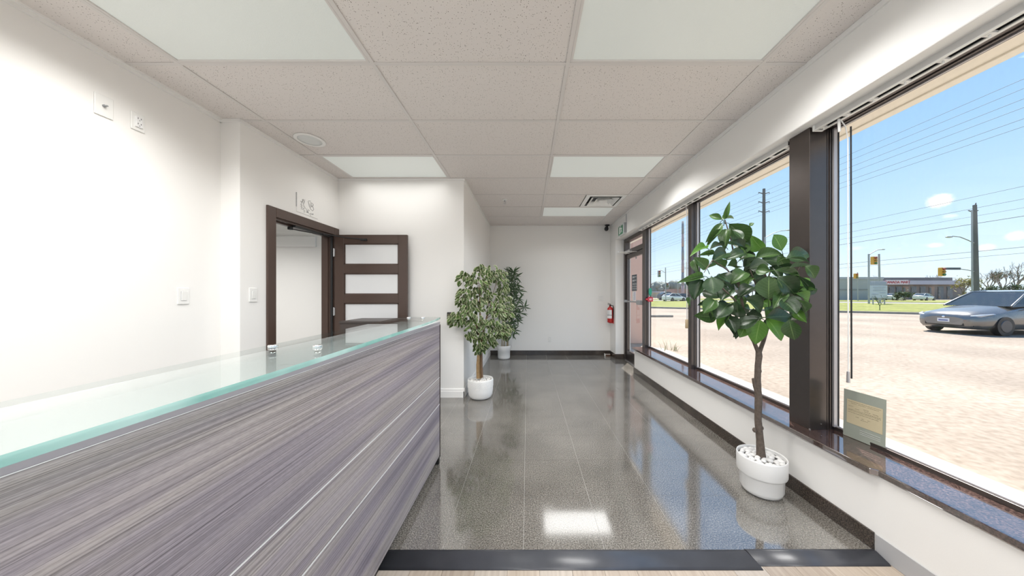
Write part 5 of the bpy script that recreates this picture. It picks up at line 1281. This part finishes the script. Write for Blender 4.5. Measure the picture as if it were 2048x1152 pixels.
# utility poles
def tube_obj(name, pts_, rad_, mat, par, n=8):
    q = MB(); q.tube(pts_, rad_, n); return obj(name, q, mat, par)
XW = 39.6
pa = empty('transmission_pole', (XW, 50, GZ), 'tall grey transmission pole with three crossarms behind the tree', 'utility pole')
tube_obj('pole', [(XW, 50, GZ), (XW, 50, 18.9)], [0.33, 0.20], M_pole, pa, 12)
lev = [18.15, 16.6, 15.05]
for z in lev:
    for s in (1, -1): tube_obj('crossarm', [(XW, 50, z-0.15), (XW+s*0.9, 50, z+0.18)], [0.09, 0.06], M_pole, pa)
for s in (1, -1):
    for k, z in enumerate(lev):
        tube_obj('insulator', [(XW+s*0.9, 50, z+0.12), (XW+s*0.9, 50, z-0.1)], 0.05, M_galv, pa)
        name = ['topmost', 'middle', 'lowest'][k]; side = 'far side' if s > 0 else 'near side'
        q = MB(); pts_ = [(XW+s*0.9, y, z-0.1-0.35*(1-((y % 60-30)/30)**2)*0.0) for y in (5, 20, 35, 50, 80, 130)]
        q.tube(pts_, 0.017, 5); obj('power_line', q, M_wire, label=f'{name} pair of transmission wires in the sky, {side} wire', cat='wire', group='transmission wires')
pl2 = empty('street_lamp', ((1527-CX)*42/F*1.0+0.6, 42, GZ), 'grey street lamp arm beside the transmission pole', 'street lamp')
sx_ = (1530-CX)*42/F
tube_obj('pole', [(sx_, 42, GZ), (sx_, 42, CH+(588-474)*42/F)], [0.12, 0.08], M_galv, pl2)
tube_obj('arm', [W(1530, 476, 42), W(1545, 467, 42), W(1560, 462, 42), W(1574, 460.5, 42)], 0.045, M_galv, pl2)
q = MB(); q.ball(W(1577, 460.5, 42), (0.4, 0.14, 0.08), 10, 6); obj('lamp_head', q, M_galv, pl2)
# distribution pole right
XD = (1949.5-CX)*35/F
pr = empty('utility_pole', (XD, 35, GZ), 'thick weathered utility pole with street light behind the car', 'utility pole')
tube_obj('pole', [(XD+0.25, 35, GZ), (XD, 35, CH+(588-410)*35/F)], [0.22, 0.16], M_pole, pr, 12)
tube_obj('conduit', [W(1944.5, 640, 34.7), W(1944, 420, 34.7)], 0.07, M_galv, pr)
tube_obj('pole_top_pin', [W(1950, 412, 35), W(1952, 406, 35)], 0.05, M_pole, pr)
tube_obj('crossarm', [W(1937, 421, 35), W(1945, 424, 35), W(1956, 421, 35)], 0.06, M_pole, pr)
tube_obj('lamp_arm', [W(1948, 486, 35), W(1935, 480, 35), W(1920, 474, 35), W(1905, 472.5, 35)], 0.05, M_galv, pr)
q = MB(); q.ball(W(1898, 474, 35), (0.42, 0.16, 0.1), 12, 6); obj('lamp_head', q, M_galv, pr)
tube_obj('signal_arm', [W(1948, 543, 35), W(1935, 540, 35), W(1921, 538, 35)], 0.05, M_galv, pr)
def mbx(name, px0, px1, py0, py1, d, depth, mat, par):
    a, b = W(px0, py1, d), W(px1, py0, d); q = MB(); q.box(a.x, b.x, d, d+depth, a.z, b.z); return obj(name, q, mat, par, bevel=0.02)
nb = mbx('street_sign', 1893, 1922, 535, 539.5, 34.9, 0.05, pm('dark street sign', (0.06, 0.07, 0.09), 0.5), pr)
def signal(px, py0, py1, w, d, par, mat=M_yellow):
    s = mbx('traffic_signal', px-w/2, px+w/2, py0, py1, d, 0.3, mat, par); h = (py1-py0)/3
    for k, cc in enumerate(((0.25, 0.02, 0.02), (0.3, 0.16, 0.02), (0.02, 0.16, 0.06))):
        c = W(px, py0+h*(k+.5), d); q = MB(); q.tube([(c.x, c.y-0.16, c.z), (c.x, c.y+0.01, c.z)], h*0.36*d/F, 12); obj('signal_lens', q, pm('signal lens', cc, 0.3), s)
signal(1887, 535, 552, 9, 35, pr)
for k, (y_, r_) in enumerate(((393, .02), (416, .02), (432, .016), (447, .03), (503, .025), (514, .018))):
    z = CH+(588-y_)*35/F
    q = MB(); q.tube([(XD+0.15, yv, z-(0.0 if abs(yv-35) > 60 else 0.0)) for yv in (8, 20, 35, 60, 100, 160)], r_, 5)
    obj('power_line', q, M_wire, label=['highest', 'second', 'third', 'fourth thick', 'fifth thick', 'lowest'][k]+' wire strung past the thick utility pole', cat='wire', group='street wires')
# slim lamp pole and signal pole
lp = empty('street_lamp', ((1738-CX)*40/F, 40, GZ), 'slim grey street lamp pole with curved arm in near window', 'street lamp')
tube_obj('pole', [W(1738, 626, 40), W(1737.5, 508, 40)], [0.11, 0.09], M_galv, lp)
tube_obj('arm', [W(1737.5, 510, 40), W(1745, 505, 40), W(1755, 500, 40), W(1764, 499, 40)], 0.05, M_galv, lp)
q = MB(); q.ball(W(1766, 499, 40), (0.3, 0.12, 0.07), 10, 6); obj('lamp_head', q, M_galv, lp)
sp2 = empty('traffic_signal_pole', ((1758.5-CX)*41/F, 41, GZ), 'grey signal pole with yellow traffic light beside white sign', 'traffic light')
tube_obj('pole', [W(1760, 624, 41), W(1758, 508, 41)], [0.12, 0.10], M_galv, sp2)
signal(1750.5, 513, 529, 10, 40.8, sp2)
sp3 = empty('traffic_signal_pole', ((1714-CX)*58/F, 58, GZ), 'small orange traffic light at left edge of near window', 'traffic light')
tube_obj('pole', [W(1716, 606, 58), W(1715, 545, 58)], 0.09, M_galv, sp3); signal(1713.5, 547, 557, 7, 57.6, sp3)
sp4 = empty('traffic_signal_pole', ((1331-CX)*52/F, 52, GZ), 'pole with hanging traffic light seen through far window', 'traffic light')
tube_obj('pole', [W(1331.5, 604, 52), W(1331, 535, 52)], 0.05*1.6, M_galv, sp4); tube_obj('arm', [W(1331, 546, 52), W(1326, 542.5, 52), W(1320, 540, 52)], 0.04, M_galv, sp4)
signal(1319, 541, 554, 5, 51.8, sp4, M_galv); signal(1335, 566, 574, 4, 52, sp4, M_pole)
sl2 = empty('street_lamp', ((1356-CX)*75/F, 75, GZ), 'small far street lamp beside the chimney', 'street lamp')
tube_obj('pole', [W(1356, 600, 75), W(1355.5, 566, 75), W(1350, 564, 75), W(1342, 562, 75)], 0.08, M_galv, sl2)
for k, px in enumerate((1373, 1379)):
    fp = empty('transmission_pole', ((px-CX)*115/F, 115, GZ), ['far hazy power pole nearest the chimney', 'far hazy power pole by window mullion'][k], 'utility pole', 'far power poles')
    tube_obj('pole', [W(px, 604, 115), W(px, 524+k*4, 115)], 0.12, M_pole, fp); tube_obj('crossarm', [W(px-4, 536, 115), W(px+4, 536, 115)], 0.1, M_pole, fp)
# white development sign
sn = empty('notice_board', W(1757, 626, 37), 'white development notice board on the grass', 'sign')
mbx('board', 1741, 1775, 571, 596, 37, 0.08, pm('pale sign', (0.55, 0.58, 0.66), 0.6), sn); mbx('header', 1741.5, 1773, 563, 570.5, 37, 0.08, pm('grey blue header', (0.36, 0.38, 0.48), 0.6), sn)
q = MB()
for k, (a, b, y_) in enumerate(((1746, 1771, 574), (1748, 1768, 577.5), (1746, 1772, 580.5), (1760, 1771, 585), (1744, 1757, 588))):
    p0, p1 = W(a, y_, 36.98), W(b, y_+0.9, 36.98); q.box(p0.x, p1.x, p0.y-0.01, p0.y, p1.z, p0.z)
obj('lettering', q, pm('sign print', (0.36, 0.39, 0.50), 0.7), sn)
for px in (1746, 1769): tube_obj('post', [W(px, 630, 37.1), W(px, 565, 37.1)], 0.06, M_galv, sn)
# trees
def bare_tree(px, d, h, seed, label, name='bare_tree', mat=M_twig, buds=None, spread=1.0, nb=5, group=None, base_py=None):
    rg = random.Random(seed); x = (px-CX)*d/F
    t = empty(name, (x, d, GZ), label, 'tree', group)
    q = MB(); tips = []
    def grow(p, dr, L, r, k):
        e = p+dr*L; q.tube([p, p.lerp(e, .5)+Vector((rg.uniform(-.05, .05)*L, 0, 0)), e], [r, r*.85, r*.7], 5 if k < 2 else 3, cap=False)
        if k >= 4: tips.append(e); return
        for i in range(nb if k == 0 else 3):
            a = rg.uniform(0, 2*PI); th = rg.uniform(.3, .75)*spread
            u = dr.orthogonal().normalized(); u = Matrix.Rotation(a, 3, dr) @ u
            nd = (dr*math.cos(th)+u*math.sin(th)+Vector((0, 0, .12))).normalized(); grow(e, nd, L*rg.uniform(.6, .82), r*.6, k+1)
    grow(Vector((x, d, GZ)), Vector((0, 0, 1)), h*0.27, h*0.018, 0)
    obj('branches', q, mat, t)
    if buds:
        q = MB()
        for e in tips:
            for k in range(3):
                c = e+Vector((rg.gauss(0, .3), rg.gauss(0, .3), rg.gauss(0, .25))); s = rg.uniform(.12, .28)
                R = Matrix.Rotation(rg.random()*6, 3, 'X') @ Matrix.Rotation(rg.random()*6, 3, 'Z')
                q.add([c+R @ Vector(p) for p in ((-s, 0, 0), (0, -s*.5, 0), (s, 0, 0), (0, s*.5, 0))], [(0, 1, 2, 3)])
        obj('foliage', q, buds, t, kind='stuff')
    return t
bare_tree(1925, 52, 5.0, 1, 'budding yellow green tree left of the thick pole', 'budding_tree', M_twig, M_bud, 1.1)
tr_l = ['bare brown tree right of the thick pole', 'tall bare tree at right edge of near window', 'bare tree behind the car roof', 'bare twiggy tree above the mall roof', 'bare tree above the mall sign', 'bare tree over the mall right end', 'bare tree between sign poles and block building']
for k, (px, d, h) in enumerate(((1978, 60, 8.5), (2030, 55, 9.0), (2005, 66, 8.5), (1862, 100, 9.5), (1812, 112, 9.0), (1900, 112, 9.5), (1748, 102, 9.5))):
    bare_tree(px, d, h, 10+k, tr_l[k], 'bare_tree', M_twig, M_farleaf if k in (2,) else None)
bare_tree(1985, 48, 3.2, 31, 'low bush beyond the car', 'bush', M_twig, M_farleaf, 1.4); bare_tree(2035, 47, 3.4, 32, 'wide low bush at the right edge', 'bush', M_twig, M_farleaf, 1.4)
bare_tree(1952, 50, 2.6, 33, 'small bush at foot of the thick pole', 'bush', M_twig, M_bud, 1.4)
bare_tree(1806, 58, 2.2, 34, 'dark evergreen bush in front of parked cars', 'bush', M_twig, M_farleaf, 1.5)
bare_tree(1759.5, 24.0, 1.7, 35, 'young sapling on the grass in front of notice board', 'sapling', M_farleaf, None, 0.7, nb=3)
# far treeline as separate rounded crowns
ORD = 'first second third fourth fifth sixth seventh eighth ninth tenth eleventh twelfth thirteenth fourteenth'.split()
rg = random.Random(5)
def crown_tree(px, d, w, h, seed, label):
    x = (px-CX)*d/F; t = empty('far_tree', (x, d, GZ), label, 'tree', 'far tree line')
    q = MB(); r2 = random.Random(seed)
    for k in range(9):
        q.ball((x+r2.uniform(-.4, .4)*w, d+r2.uniform(-.3, .3)*w, GZ+h*r2.uniform(.35, .75)), (w*r2.uniform(.2, .34), w*.3, h*r2.uniform(.16, .28)), 8, 6)
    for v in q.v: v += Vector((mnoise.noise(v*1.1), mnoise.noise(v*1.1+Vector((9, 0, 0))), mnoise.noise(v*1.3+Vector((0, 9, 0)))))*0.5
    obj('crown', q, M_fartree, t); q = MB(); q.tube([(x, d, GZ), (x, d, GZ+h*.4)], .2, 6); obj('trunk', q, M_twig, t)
for k, (px, d, w, h) in enumerate(((1306, 150, 14, 8), (1322, 160, 12, 10), (1338, 150, 14, 8.5), (1352, 155, 10, 10.5), (1372, 160, 14, 9), (1392, 150, 14, 8), (1410, 150, 14, 9), (1432, 150, 14, 8), (1455, 150, 14, 9), (1480, 150, 14, 8), (1505, 150, 14, 9), (1535, 150, 16, 8), (1560, 150, 16, 9), (1590, 150, 16, 8))):
    crown_tree(px, d+(k % 2)*16, w*0.5, h, k+50, ORD[k]+' hazy tree from the left in the far tree line')
